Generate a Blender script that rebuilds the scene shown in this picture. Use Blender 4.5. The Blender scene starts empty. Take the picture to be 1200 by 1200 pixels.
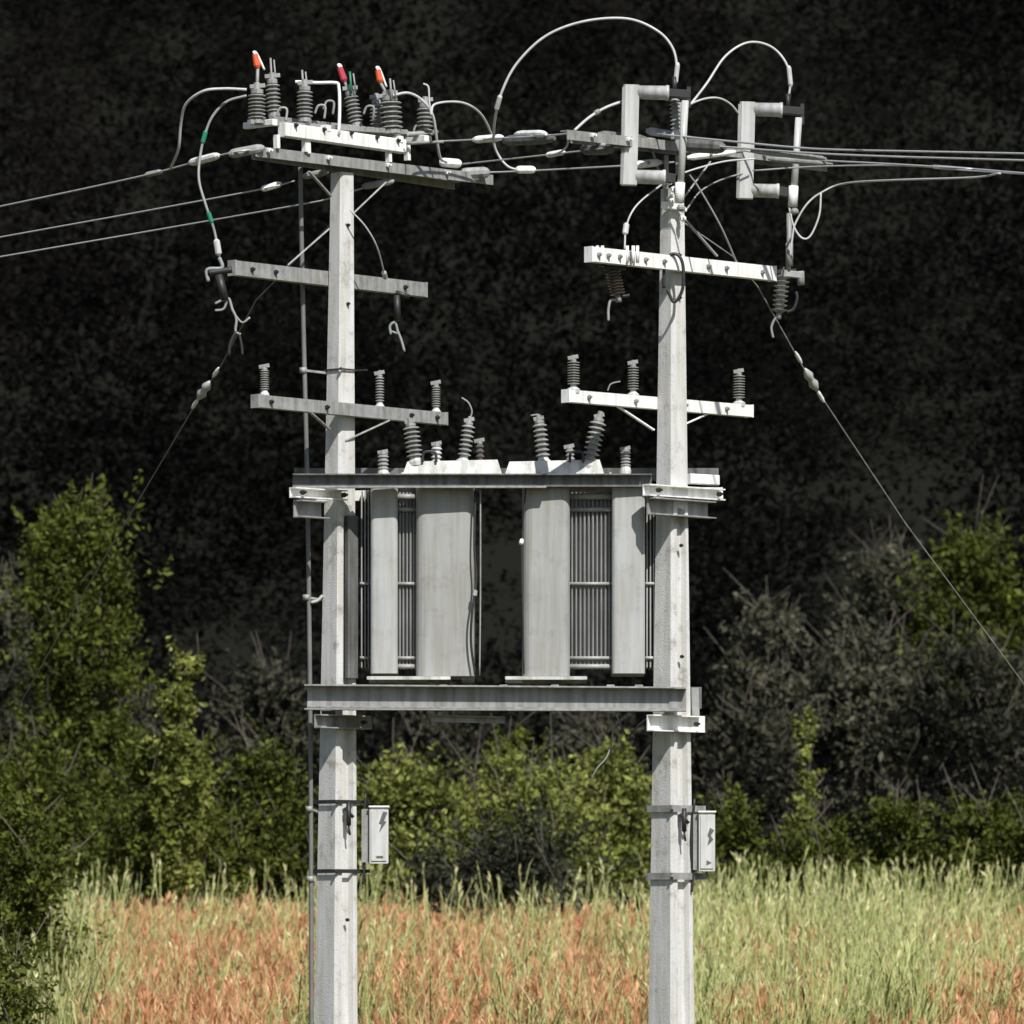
import bpy, math, random
import numpy as np
from mathutils import Vector as V, Matrix, noise

random.seed(7)
S = bpy.context.scene
C = S.collection
R = math.radians

# ------------------------------------------------------------------ camera
CAM_Y, CAM_Z, F, HOR = -45.0, 3.2, 7200.0, 1088.0      # focal length and horizon in photo pixels
cd = bpy.data.cameras.new('camera'); cam = bpy.data.objects.new('camera', cd); C.objects.link(cam)
cam.location = (0, CAM_Y, CAM_Z); cam.rotation_euler = (R(90), 0, 0)
cd.sensor_width = 36; cd.lens = F / 1200 * 36
cd.shift_y = (HOR - 600) / 1200
cd.clip_start = 1; cd.clip_end = 2000
cd.dof.use_dof = True; cd.dof.focus_distance = 45.2; cd.dof.aperture_fstop = 3.4
S.camera = cam

# ------------------------------------------------------------------ light
SUN_EL, SUN_AZ = 47, 22          # azimuth: degrees to the right of straight behind the camera
w = bpy.data.worlds.new('World'); S.world = w; w.use_nodes = True
nt = w.node_tree; nt.nodes.clear()
wo = nt.nodes.new('ShaderNodeOutputWorld'); bg = nt.nodes.new('ShaderNodeBackground')
sky = nt.nodes.new('ShaderNodeTexSky'); sky.sky_type = 'NISHITA'; sky.sun_disc = False
sky.sun_elevation = R(SUN_EL); sky.sun_rotation = R(180 - SUN_AZ)
bg.inputs['Strength'].default_value = 0.075
nt.links.new(sky.outputs[0], bg.inputs[0]); nt.links.new(bg.outputs[0], wo.inputs[0])
sl = bpy.data.lights.new('sun', 'SUN'); so = bpy.data.objects.new('sun', sl); C.objects.link(so)
sl.energy = 4.6; sl.angle = R(0.6); sl.color = (1.0, 0.95, 0.88)
sd = V((math.sin(R(SUN_AZ)) * math.cos(R(SUN_EL)), -math.cos(R(SUN_AZ)) * math.cos(R(SUN_EL)), math.sin(R(SUN_EL))))
sl.color = (1.0, .97, .93); so.rotation_euler = (-sd).to_track_quat('-Z', 'Y').to_euler(); so.location = (20, -30, 40)
S.view_settings.view_transform = 'Standard'; S.view_settings.look = 'None'
S.view_settings.exposure = 0.3; S.view_settings.gamma = 1.0; S.view_settings.use_curve_mapping = False

def at(px, py, Y=0.0):
    k = (Y - CAM_Y) / F
    return V(((px - 600) * k, Y, CAM_Z + (HOR - py) * k))

# ------------------------------------------------------------------ materials
def mat(name, col, rough=.6, metal=0., var=.25, scale=6., col2=None, spots=0., bump=.15, bscale=60., detail=6., grime=0., trans=0.):
    m = bpy.data.materials.new(name); m.use_nodes = True
    n = m.node_tree; b = n.nodes['Principled BSDF']
    b.inputs['Roughness'].default_value = rough; b.inputs['Metallic'].default_value = metal
    tc = n.nodes.new('ShaderNodeTexCoord')
    nz = n.nodes.new('ShaderNodeTexNoise'); nz.inputs['Scale'].default_value = scale; nz.inputs['Detail'].default_value = detail
    nz.inputs['Roughness'].default_value = .65
    n.links.new(tc.outputs['Object'], nz.inputs['Vector'])
    rp = n.nodes.new('ShaderNodeValToRGB'); rp.color_ramp.elements[0].position = .32; rp.color_ramp.elements[1].position = .68
    c2 = col2 or tuple(c * (1 - var) for c in col)
    rp.color_ramp.elements[0].color = (*c2, 1); rp.color_ramp.elements[1].color = (*col, 1)
    n.links.new(nz.outputs['Fac'], rp.inputs['Fac'])
    last = rp.outputs['Color']
    if grime:
        mp = n.nodes.new('ShaderNodeMapping'); mp.inputs['Scale'].default_value = (14, 14, 1.1)
        n.links.new(tc.outputs['Object'], mp.inputs['Vector'])
        n2 = n.nodes.new('ShaderNodeTexNoise'); n2.inputs['Scale'].default_value = 1.6; n2.inputs['Detail'].default_value = 8
        n.links.new(mp.outputs[0], n2.inputs['Vector'])
        r2 = n.nodes.new('ShaderNodeValToRGB'); r2.color_ramp.elements[0].position = .36; r2.color_ramp.elements[1].position = .6
        g = 1 - grime; r2.color_ramp.elements[0].color = (g * .95, g * .93, g * .86, 1); r2.color_ramp.elements[1].color = (1, 1, 1, 1)
        n.links.new(n2.outputs['Fac'], r2.inputs['Fac'])
        mx = n.nodes.new('ShaderNodeMix'); mx.data_type = 'RGBA'; mx.blend_type = 'MULTIPLY'; mx.inputs['Factor'].default_value = 1
        n.links.new(last, mx.inputs['A']); n.links.new(r2.outputs['Color'], mx.inputs['B']); last = mx.outputs['Result']
    if spots:
        n3 = n.nodes.new('ShaderNodeTexNoise'); n3.inputs['Scale'].default_value = 7; n3.inputs['Detail'].default_value = 9; n3.inputs['Roughness'].default_value = .75
        n.links.new(tc.outputs['Object'], n3.inputs['Vector'])
        r3 = n.nodes.new('ShaderNodeValToRGB'); r3.color_ramp.elements[0].position = .30; r3.color_ramp.elements[1].position = .47
        r3.color_ramp.elements[0].color = (1 - spots, 1 - spots * 1.05, 1 - spots * 1.15, 1); r3.color_ramp.elements[1].color = (1, 1, 1, 1)
        n.links.new(n3.outputs['Fac'], r3.inputs['Fac'])
        m3 = n.nodes.new('ShaderNodeMix'); m3.data_type = 'RGBA'; m3.blend_type = 'MULTIPLY'; m3.inputs['Factor'].default_value = 1
        n.links.new(last, m3.inputs['A']); n.links.new(r3.outputs['Color'], m3.inputs['B']); last = m3.outputs['Result']
    n.links.new(last, b.inputs['Base Color'])
    if bump:
        nb = n.nodes.new('ShaderNodeTexNoise'); nb.inputs['Scale'].default_value = bscale; nb.inputs['Detail'].default_value = 4
        n.links.new(tc.outputs['Object'], nb.inputs['Vector'])
        bp = n.nodes.new('ShaderNodeBump'); bp.inputs['Strength'].default_value = bump; bp.inputs['Distance'].default_value = .01
        n.links.new(nb.outputs['Fac'], bp.inputs['Height']); n.links.new(bp.outputs[0], b.inputs['Normal'])
    return m

def attr_mat(name, trans=.3, rough=.6, spec=.3, var=.0):
    m = bpy.data.materials.new(name); m.use_nodes = True
    n = m.node_tree; b = n.nodes['Principled BSDF']; out = n.nodes['Material Output']
    a = n.nodes.new('ShaderNodeAttribute'); a.attribute_name = 'tone'
    n.links.new(a.outputs['Color'], b.inputs['Base Color'])
    b.inputs['Roughness'].default_value = rough
    b.inputs['Specular IOR Level'].default_value = spec
    t = n.nodes.new('ShaderNodeBsdfTranslucent'); n.links.new(a.outputs['Color'], t.inputs['Color'])
    mx = n.nodes.new('ShaderNodeMixShader'); mx.inputs[0].default_value = trans
    n.links.new(b.outputs[0], mx.inputs[1]); n.links.new(t.outputs[0], mx.inputs[2]); n.links.new(mx.outputs[0], out.inputs['Surface'])
    return m

M = dict(
    concrete=mat('concrete', (.62, .62, .61), .9, 0, .10, 3.5, bump=.4, bscale=90, grime=.12, spots=.45),
    galv=mat('weathered_galvanised_steel', (.36, .365, .36), .6, .1, .28, 9, bump=.15, grime=.25, spots=.4),
    galvw=mat('bright_galvanised_steel', (.88, .885, .88), .55, 0, .12, 12, bump=.1, grime=.16),
    beam=mat('dull_grey_beam_steel', (.17, .175, .17), .65, .2, .35, 5, bump=.2, grime=.4),
    tank=mat('grey_tank_paint', (.35, .352, .344), .5, 0, .14, 2.2, bump=.05, bscale=25, grime=.12, spots=.22),
    tank2=mat('light_tank_paint', (.42, .43, .425), .5, 0, .12, 2.5, bump=.05, bscale=25, grime=.12, spots=.22),
    fin=mat('radiator_paint', (.36, .37, .365), .5, 0, .25, 4, bump=.05, grime=.25),
    lid=mat('lid_paint', (.62, .63, .61), .5, 0, .3, 7, bump=.1, grime=.3),
    porc=mat('grey_porcelain', (.34, .34, .33), .25, 0, .3, 14, bump=0, grime=.25),
    porcd=mat('brown_porcelain', (.12, .10, .09), .25, 0, .3, 14, bump=0),
    porcw=mat('white_porcelain', (.55, .555, .55), .3, 0, .18, 5, bump=.05, grime=.25),
    dark=mat('dark_fitting_metal', (.045, .045, .045), .5, .4, .3, 12, bump=.1),
    alu=mat('aluminium_wire', (.52, .53, .53), .45, .35, .2, 40, bump=.05),
    cable=mat('pale_grey_cable', (.55, .56, .55), .5, 0, .25, 10, bump=.05),
    gcable=mat('weathered_grey_cable', (.30, .32, .31), .6, 0, .3, 10, bump=.05),
    green=mat('green_sleeve', (.02, .22, .12), .5, 0, .2, 10, bump=0),
    orange=mat('orange_red_sleeve', (.75, .12, .04), .45, 0, .15, 10, bump=0),
    red=mat('crimson_sleeve', (.45, .05, .08), .45, 0, .15, 10, bump=0),
    conduit=mat('conduit_plastic', (.17, .17, .165), .6, 0, .3, 5, bump=.1),
    box=mat('box_paint', (.58, .58, .57), .5, 0, .14, 8, bump=.05, grime=.2),
    black=mat('black_print', (.10, .10, .10), .6, 0, 0, 5, bump=0),
    bark=mat('bark', (.09, .075, .055), .9, 0, .5, 12, bump=.4, bscale=30),
    twig=mat('pale_twigs', (.135, .115, .09), .9, 0, .4, 12, bump=0),
    ground=mat('grassy_soil', (.10, .095, .035), .95, 0, .5, .8, col2=(.05, .045, .02), bump=.5, bscale=6),
    deck=mat('grey_platform_steel', (.33, .335, .33), .6, .05, .3, 6, bump=.2, grime=.3),
    leaf=attr_mat('leaf_surface', .22, .65, .15),
    wood=attr_mat('dark_needles', .6, 1.0, .0),  # very dark needle colour, read from the tone attribute
    grass=attr_mat('grass_surface', .30, .7, .15),
)

# ------------------------------------------------------------------ mesh helpers
class MB:
    def __init__(s): s.v = []; s.f = []; s.sm = []
    def add(s, vs, fs, smooth=False):
        k = len(s.v); s.v += [V(p) for p in vs]
        for f in fs: s.f.append([i + k for i in f]); s.sm.append(smooth)
        return s
    def beam(s, A, B, prof, up=V((0, 0, 1))):
        """extrude a closed (side, up) profile from A to B"""
        A = V(A); B = V(B); d = (B - A).normalized()
        side = d.cross(up).normalized(); u = side.cross(d).normalized()
        n = len(prof)
        vs = [A + side * a + u * b for a, b in prof] + [B + side * a + u * b for a, b in prof]
        fs = [[i, (i + 1) % n, n + (i + 1) % n, n + i] for i in range(n)]
        fs += [list(range(n))[::-1], list(range(n, 2 * n))]
        return s.add(vs, fs)
    def bar(s, A, B, wd, ht, up=V((0, 0, 1)), ch=None):
        a, b = wd / 2, ht / 2; c = min(a, b) * .18 if ch is None else ch
        return s.beam(A, B, [(-a + c, -b), (a - c, -b), (a, -b + c), (a, b - c), (a - c, b), (-a + c, b), (-a, b - c), (-a, -b + c)], up)
    def channel(s, A, B, wd, ht, t=.008, open_=1, up=V((0, 0, 1))):
        a, b = wd / 2 * open_, ht / 2; q = t * open_
        return s.beam(A, B, [(-a, -b), (a, -b), (a, -b + t), (-a + q, -b + t), (-a + q, b - t), (a, b - t), (a, b), (-a, b)], up)
    def angle(s, A, B, wd, ht, t=.008, sx=1, sz=1, up=V((0, 0, 1))):
        return s.beam(A, B, [(0, 0), (wd * sx, 0), (wd * sx, t * sz), (t * sx, t * sz), (t * sx, ht * sz), (0, ht * sz)], up)
    def tube(s, pts, r, seg=8, smooth=True):
        pts = [V(p) for p in pts]; n = len(pts); vs = []
        rr = r if isinstance(r, (list, tuple)) else [r] * n
        prev = None
        for i, p in enumerate(pts):
            t = (pts[min(i + 1, n - 1)] - pts[max(i - 1, 0)]).normalized()
            if prev is None:
                a = V((0, 0, 1)) if abs(t.z) < .9 else V((1, 0, 0)); u = (a - t * a.dot(t)).normalized()
            else: u = (prev - t * prev.dot(t)).normalized()
            prev = u; v = t.cross(u)
            for k in range(seg):
                g = 2 * math.pi * k / seg; vs.append(p + (u * math.cos(g) + v * math.sin(g)) * rr[i])
        fs = [[i * seg + k, i * seg + (k + 1) % seg, (i + 1) * seg + (k + 1) % seg, (i + 1) * seg + k] for i in range(n - 1) for k in range(seg)]
        s.add(vs, fs, smooth)
        k0 = len(s.v) - len(vs)
        s.f.append([k0 + k for k in range(seg)][::-1]); s.sm.append(False)
        s.f.append([k0 + (n - 1) * seg + k for k in range(seg)]); s.sm.append(False)
        return s
    def lathe(s, A, B, prof, seg=14, smooth=False):
        """prof: (distance along A->B, radius)"""
        A = V(A); d = (V(B) - A).normalized()
        return s.tube_r([A + d * t for t, _ in prof], [r for _, r in prof], d, seg, smooth)
    def tube_r(s, pts, rr, d, seg, smooth):
        a = V((0, 0, 1)) if abs(d.z) < .9 else V((1, 0, 0)); u = (a - d * a.dot(d)).normalized(); v = d.cross(u); n = len(pts)
        vs = [p + (u * math.cos(2 * math.pi * k / seg) + v * math.sin(2 * math.pi * k / seg)) * rr[i] for i, p in enumerate(pts) for k in range(seg)]
        fs = [[i * seg + k, i * seg + (k + 1) % seg, (i + 1) * seg + (k + 1) % seg, (i + 1) * seg + k] for i in range(n - 1) for k in range(seg)]
        fs += [[k for k in range(seg)][::-1], [(n - 1) * seg + k for k in range(seg)]]
        return s.add(vs, fs, smooth)
    def sheds(s, A, B, n, rc, rs, seg=14):
        L = (V(B) - V(A)).length; p = [(0, rc)]; st = L / n
        for i in range(n):
            t = i * st; p += [(t + st * .25, rc), (t + st * .38, rs), (t + st * .52, rs * .98), (t + st * .85, rc * 1.1)]
        p.append((L, rc)); return s.lathe(A, B, p, seg, False)
    def box(s, lo, hi, ch=.004):
        lo = V(lo); hi = V(hi); c = (lo + hi) / 2; d = hi - lo
        return s.bar((c.x, lo.y, c.z), (c.x, hi.y, c.z), d.x, d.z, ch=ch)
    def build(s, name, m, parent=None, origin=None):
        o0 = V(origin) if origin is not None else (V(parent['o']) if parent is not None and 'o' in parent else V((0, 0, 0)))
        me = bpy.data.meshes.new(name)
        me.from_pydata([tuple(p - o0) for p in s.v], [], s.f)
        me.polygons.foreach_set('use_smooth', s.sm); me.update()
        me.materials.append(m)
        o = bpy.data.objects.new(name, me); C.objects.link(o)
        if parent is not None:
            o.parent = parent; o['o'] = tuple(o0)
        else: o.location = o0
        return o

def thing(name, label, cat, loc, group=None):
    o = bpy.data.objects.new(name, None); o.empty_display_size = .1; C.objects.link(o)
    o.location = loc; o['o'] = tuple(loc)
    o['label'] = label; o['category'] = cat
    if group: o['group'] = group
    return o
def tag(o, label, cat, group=None):
    o['label'] = label; o['category'] = cat
    if group: o['group'] = group
    return o
def dup(root, loc, rot=None, scale=None, label=None, group=None):
    r = root.copy(); C.objects.link(r); r.location = loc
    if rot is not None: r.rotation_euler = rot
    if scale is not None: r.scale = scale
    if label: r['label'] = label
    if group: r['group'] = group
    for ch in list(root.children):
        c = ch.copy(); C.objects.link(c); c.parent = r
        for g in list(ch.children):
            d = g.copy(); C.objects.link(d); d.parent = c
    return r
def spline(P, n=8):
    P = [V(p) for p in P]
    if len(P) < 3: return P
    Q = [P[0] * 2 - P[1]] + P + [P[-1] * 2 - P[-2]]; out = []
    for i in range(1, len(Q) - 2):
        a, b, c, d = Q[i - 1:i + 3]
        for k in range(n):
            t = k / n
            out.append(.5 * ((2 * b) + (c - a) * t + (2 * a - 5 * b + 4 * c - d) * t * t + (3 * b - a - 3 * c + d) * t ** 3))
    out.append(P[-1]); return out

# ------------------------------------------------------------------ terrain
GY = [-400, -60, -45, -20, -3, 4, 12, 22, 38, 60, 125, 220, 600]
GZ = [1.6, 1.6, 1.5, .4, 0, .1, 1.72, 2.62, 3.4, 14, 62, 85, 90]
def gz(x, y):
    z = float(np.interp(y, GY, GZ))
    return z + .18 * noise.noise(V((x * .15, y * .15, 0))) * min(1, max(0, (y + 1) / 8)) + (noise.noise(V((x * .04, y * .04, 5))) * 3 if y > 60 else 0)
def gzv(x, y):   # smooth numpy version for the grass
    return np.interp(y, GY, GZ)
xs = sorted(set(list(range(-400, -40, 20)) + [i * 1.5 for i in range(-26, 27)] + list(range(40, 401, 20))))
ys = sorted(set(list(range(-300, -60, 20)) + [i * 1.5 for i in range(-40, 84)] + list(range(126, 601, 20))))
vs = [(x, y, gz(x, y)) for y in ys for x in xs]; nx = len(xs)
fs = [[j * nx + i, j * nx + i + 1, (j + 1) * nx + i + 1, (j + 1) * nx + i] for j in range(len(ys) - 1) for i in range(nx - 1)]
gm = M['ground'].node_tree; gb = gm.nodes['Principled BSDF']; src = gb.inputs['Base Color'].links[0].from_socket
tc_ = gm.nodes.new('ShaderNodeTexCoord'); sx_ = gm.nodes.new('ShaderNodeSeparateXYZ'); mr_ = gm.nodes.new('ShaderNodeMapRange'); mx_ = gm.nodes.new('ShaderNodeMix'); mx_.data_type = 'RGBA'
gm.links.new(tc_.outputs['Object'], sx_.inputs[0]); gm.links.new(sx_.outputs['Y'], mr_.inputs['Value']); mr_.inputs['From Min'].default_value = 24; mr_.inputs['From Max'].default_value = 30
gm.links.new(mr_.outputs[0], mx_.inputs['Factor']); gm.links.new(src, mx_.inputs['A']); mx_.inputs['B'].default_value = (.012, .012, .010, 1)   # dark leaf litter, with the wood's shade put into the ground colour
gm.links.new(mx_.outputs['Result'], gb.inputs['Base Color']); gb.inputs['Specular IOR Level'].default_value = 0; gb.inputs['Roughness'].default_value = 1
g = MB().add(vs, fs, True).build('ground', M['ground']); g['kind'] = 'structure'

# ------------------------------------------------------------------ poles
LC = lambda py: 394 + (1200 - py) / 1000 * 7      # pole centre lines in the photo
RC = lambda py: 787 + (1200 - py) / 1000 * 1
PL = (394 - 600) / 160; PR = (787 - 600) / 160
def pole(cx0, cx1, ztop, wb, wt, label, zgroove):
    """square prestressed pole, turned 45 degrees, recessed channel in its right front and left rear face"""
    root = thing('concrete_pole', label, 'utility pole', (cx0, 0, gz(cx0, 0)), 'pair of concrete poles')
    e1 = V((1, 1, 0)).normalized(); e2 = V((1, -1, 0)).normalized()   # e2: outward normal of the right front face
    zb = gz(cx0, 0) - .3
    def ring(z, g):
        t = (z - 0) / ztop; c = V((cx0 + (cx1 - cx0) * t, 0, z)); h = (wb + (wt - wb) * t) / 2; ch = .018; k = h * .50; dp = g
        p = [(-h + ch, h), (-k, h), (-k + .012, h - dp), (k - .012, h - dp), (k, h), (h - ch, h), (h, h - ch), (h, -h + ch),
             (h - ch, -h), (k, -h), (k - .012, -h + dp), (-k + .012, -h + dp), (-k, -h), (-h + ch, -h), (-h, -h + ch), (-h, h - ch)]
        return [c + e1 * a + e2 * b for a, b in p]
    zs = [zb] + [zb + i * (zgroove - zb) / 8 for i in range(1, 9)] + [zgroove + .12, zgroove + .9, zgroove + 1.8, ztop - .02, ztop]
    vs = []; n = 16
    for z in zs: vs += ring(z, .042 if z <= zgroove else .0005)
    fs = [[i * n + k, i * n + (k + 1) % n, (i + 1) * n + (k + 1) % n, (i + 1) * n + k] for i in range(len(zs) - 1) for k in range(n)]
    fs += [list(range(n))[::-1], [(len(zs) - 1) * n + k for k in range(n)]]
    MB().add(vs, fs).build('shaft', M['concrete'], root)
    return root, e1, e2
zT = at(0, 203).z
def halfw(wb, wt, ztop, z): return (wb + (wt - wb) * z / ztop) / 2
poleL, E1, E2 = pole(PL - .02, (401 - 600) / 160, zT, .284, .135, 'left concrete pole carrying the switch with orange tipped blades', at(0, 612).z)
zTR = at(0, 222).z
poleR, _, _ = pole(PR - .005, (788 - 600) / 160, zTR, .303, .138, 'right concrete pole with the two white cutout fuses at its top', at(0, 612).z)

def bolt(mb, p, d, r=.018, l=.03):
    mb.lathe(V(p), V(p) + V(d), [(0, r), (l * .55, r), (l * .56, r * .5), (l, r * .5)], 6)
def strap(root, cx, py, wd, ht=.03, m='dark'):
    z = at(0, py).z; h = wd / 2 + .006; c = V((cx, 0, z)); mb = MB()
    pts = [c + E1 * a + E2 * b for a, b in ((h, h), (h, -h), (-h, -h), (-h, h))]
    for i in range(4):
        A, B = pts[i], pts[(i + 1) % 4]; mb.bar(A, B, .006, ht)
    mb.bar(pts[0], pts[0] + E2 * .07 + E1 * .02, .01, ht * .9)
    bolt(mb, c + V((0, -h * 1.4, 0)), (0, -1, 0), .012, .03)
    return mb.build('steel_strap', M[m], root)

for py, wdt in ((940, .232), (1021, .242)): strap(poleL, at(LC(py), py).x - .005, py, wdt, .028)
for py, wdt in ((948, .245), (1027, .255)): strap(poleR, at(RC(py), py).x, py, wdt, .05, 'galv')
strap(poleL, at(400, 434).x, 434, .168, .012)
# climbing bolt holes and their shadows: short pins on the right front face
def pins(root, cf, rows, hw):
    for py in rows:
        p = V((at(cf(py), py).x, 0, at(0, py).z)) + E2 * (hw(py)) + E1 * (-.01)
        mb = MB(); bolt(mb, p - E2 * .002, E2, .013, .03); mb.build('bolt', M['dark'], root)
hwL = lambda py: halfw(.284, .135, zT, at(0, py).z); hwR = lambda py: halfw(.303, .138, zTR, at(0, py).z)
pins(poleL, LC, (265, 357, 1078), hwL); pins(poleR, RC, (350, 640, 770, 300), hwR)
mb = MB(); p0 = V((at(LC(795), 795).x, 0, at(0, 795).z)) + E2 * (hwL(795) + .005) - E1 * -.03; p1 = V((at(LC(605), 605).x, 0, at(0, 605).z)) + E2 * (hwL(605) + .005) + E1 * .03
mb.bar(p0, p1, .10, .05, up=E2, ch=.008); mb.build('dark_strip', M['beam'], poleL)  # dull bar added to darken the right half of the shaft here
# cable clips and small fuse on each pole
for root, cf, py, hw in ((poleL, LC, 955, hwL), (poleR, RC, 962, hwR)):
    c = V((at(cf(py), py).x, 0, at(0, py).z)) + E2 * (hw(py) + .03) - E1 * .02
    mb = MB(); mb.tube([c + V((0, 0, .09)), c + V((0, 0, -.08))], .018); mb.tube([c + V((-.03, 0, .05)), c + V((.035, 0, -.02))], .012)
    mb.tube([c + V((0, 0, -.08)), c + V((.01, 0, -.15))], .008); mb.build('earth_terminal', M['dark'], root)

# ------------------------------------------------------------------ cross arms
AK = 1.07      # metres of depth per metre of width along an arm (they run at 45 degrees, right end away)
def armY(px, pc, off=0): return (px - pc) / 160 * AK + off
arms = {}
def cross_arm(key, label, a, b, pc, off, ht, m, braces=(), bolts=(), style='channel', group='cross arms on the poles'):
    A = at(a[0], a[1], armY(a[0], pc, off)); B = at(b[0], b[1], armY(b[0], pc, off))
    root = thing('cross_arm', label, 'cross arm', A, group)
    mb = MB()
    if style == 'channel':
        mb.channel(A, B, .075, ht, .008, -1)       # web towards the camera-left, open rear
        mb2 = mb
    else: mb.bar(A, B, .08, ht, ch=.006)
    d = (B - A).normalized()
    mb.build('bar', M[m], root)
    side = d.cross(V((0, 0, 1))).normalized()      # points to the right front
    for t in bolts:
        q = MB(); bolt(q, A.lerp(B, t) + side * .036, side, .017, .035); q.build('bolt', M['galv'] if m == 'galvw' else M['dark'], root)
    q = MB(); q.bar(A + V((0, 0, -ht / 2 - .004)) + d * .0, A + V((0, 0, ht / 2 + .004)), .082, .012, up=d); q.build('end_plate', M[m], root)
    q = MB(); q.bar(B + V((0, 0, -ht / 2 - .004)), B + V((0, 0, ht / 2 + .004)), .082, .012, up=d); q.build('end_plate', M[m], root)
    for (x0, y0, x1, y1, r) in braces:
        P = at(x0, y0, armY(x0, pc, off - .06 if off < 0 else off)); Q = at(x1, y1, armY(x1, pc, (off * .6)))
        q = MB(); q.bar(P, Q, .012, r, up=V((.3, -1, .2))); q.build('brace', M['galv' if m == 'galv' else 'galvw'], root)
    arms[key] = (A, B); return root
L0 = 401; R0 = 788
cross_arm('L1', 'grey cross arm on left pole just below the switch, behind the pole', (272, 314), (496, 340), 400, .17, .105, 'galv',
          [(337, 311, 386, 268, .022)], (.08, .2, .55, .88))
cross_arm('L2', 'grey cross arm on left pole carrying three slender post insulators', (299, 470), (520, 491), 400, -.17, .09, 'galv',
          [(362, 482, 386, 503, .024), (456, 493, 404, 517, .026)], (.06, .35, .8, .94))
cross_arm('R1', 'bright white cross arm on right pole with hanging arresters at both ends', (690, 298), (905, 321), 788, -.17, .105, 'galvw',
          [], (.03, .08, .14, .2, .28, .38, .62, .72, .92))
cross_arm('R2', 'bright white cross arm on right pole above the transformers, behind the pole', (663, 464), (878, 482), 787, .17, .088, 'galvw',
          [(722, 475, 766, 504, .024), (832, 484, 803, 497, .024)], (.1, .35, .62, .85))
# U bolt and lug on the bright arm
mbx = MB(); c = at(790, 312, -.245)
mbx.tube(spline([c + V((-.075, 0, -.16)), c + V((-.07, 0, .0)), c + V((-.03, 0, .08)), c + V((.03, 0, .08)), c + V((.065, 0, 0)), c + V((.06, 0, -.17)), c + V((0, 0, -.26)), c + V((-.05, 0, -.17))]), .012)
tag(mbx.build('u_bolt', M['dark'], None, c), 'dark U shaped bolt clamped over the middle of the bright white arm', 'bolt')
# arms that reach the pole tops
def top_arm(label, pairs, pc, m='galv', group='top arms of the two poles', posts=(), braces=()):
    a, b, off, ht = pairs[0]
    A0 = at(a[0], a[1], armY(a[0], pc, off)); root = thing('top_cross_arm', label, 'cross arm', A0, group)
    for a, b, off, ht in pairs:
        A = at(a[0], a[1], armY(a[0], pc, off)); B = at(b[0], b[1], armY(b[0], pc, off))
        mb = MB(); mb.angle(A, B, .07, ht, .01, 1 if off > 0 else -1, -1); mb.build('angle_bar', M[m], root)
    for (x0, y0, x1, y1, r, off) in braces:
        q = MB(); q.bar(at(x0, y0, armY(x0, pc, off)), at(x1, y1, armY(x1, pc, off * .7)), .012, r, up=V((.3, -1, .2))); q.build('brace', M[m], root)
    for t in posts:
        a, b, off, ht = pairs[0]; x = a[0] + (b[0] - a[0]) * t; y = a[1] + (b[1] - a[1]) * t
        q = MB(); bolt(q, at(x, y + 4, armY(x, pc, off - .01)), (1, -1, 0), .018, .05); q.build('bolt', M['galvw'], root)
    return root
top_arm('double grey angle arm on top of the left pole under the switch', [((300, 171), (578, 205), -.14, .075), ((295, 177), (532, 213), .14, .06)], L0,
        posts=(.05, .3, .55, .8, .95), braces=[(362, 201, 388, 230, .026, -.12), (452, 214, 412, 252, .03, -.12)])
top_arm('double grey angle arm on the right pole crossing behind the cutout fuses', [((665, 152), (945, 182), -.14, .07), ((668, 158), (968, 192), .16, .06)], R0,
        posts=(.1, .25, .5, .62, .82), braces=[(832, 190, 798, 236, .03, -.12), (840, 300, 798, 252, .024, -.1), (760, 162, 782, 232, .024, .12)])
# conduit
cp = spline([at(352, 196, -.05), at(353, 260, -.02), at(356, 400, 0), at(360, 560, -.0), at(362, 700, 0), at(364, 900, 0), at(365, 1200, 0), V((at(365, 1200).x, 0, gz(-1.5, 0) - .1))])
t = thing('cable_conduit', 'thin grey conduit pipe running up beside the left pole', 'pipe', (at(365, 1200).x, 0, 0))
MB().tube(cp, .017, 10).build('pipe', M['conduit'], t)
for py in (434, 700, 948, 1030):
    x = 352 + (py - 196) / 1004 * 14
    mb = MB(); z = at(0, py).z; xx = at(x, py).x
    mb.tube([V((xx, 0, z - .02)), V((xx, 0, z + .02))], .028, 10); mb.bar(V((xx, 0, z)), V((at(LC(py), py).x - hwL(py) * 1.3, 0, z - .02)), .02, .018)
    mb.build('clip', M['galv'], t)
mb = MB(); mb.tube(spline([at(365, 706, -.02), at(372, 704, -.03), at(378, 698, -.03)]), .012); mb.build('clip', M['cable'], t)

# ------------------------------------------------------------------ transformer platform
pf = thing('transformer_platform', 'grey steel platform of channel beams slung between the two poles', 'platform', at(600, 830, 0))
mb = MB(); A = at(360, 816, -.29); B = at(804, 819, -.29); mb.channel(A, B, .09, .165, .012, 1); mb.build('front_beam', M['deck'], pf)
mb = MB(); mb.bar(at(357, 803, -.30), at(790, 806, -.30), .1, .012); mb.build('beam_flange', M['galv'], pf)
mb = MB(); mb.bar(at(357, 831, -.30), at(804, 833, -.30), .115, .012); mb.build('beam_flange', M['galv'], pf)
mb = MB(); A = at(362, 814, .62); B = at(822, 818, .62); mb.channel(A, B, .09, .16, .012, -1); mb.build('rear_beam', M['beam'], pf)
for x in (445, 520, 590, 650, 715, 748):
    z0 = at(0, 803).z; xx = at(x, 803).x
    mb = MB(); mb.bar(V((xx, -.24, z0 - .03)), V((xx, .575, z0 - .03)), .06, .05); mb.build('deck_bar', M['galv'], pf)
mb = MB(); mb.angle(at(505, 838, -.2), at(592, 840, -.2), .05, .05, .008, 1, -1); mb.build('cable_tray', M['galv'], pf)
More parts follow.
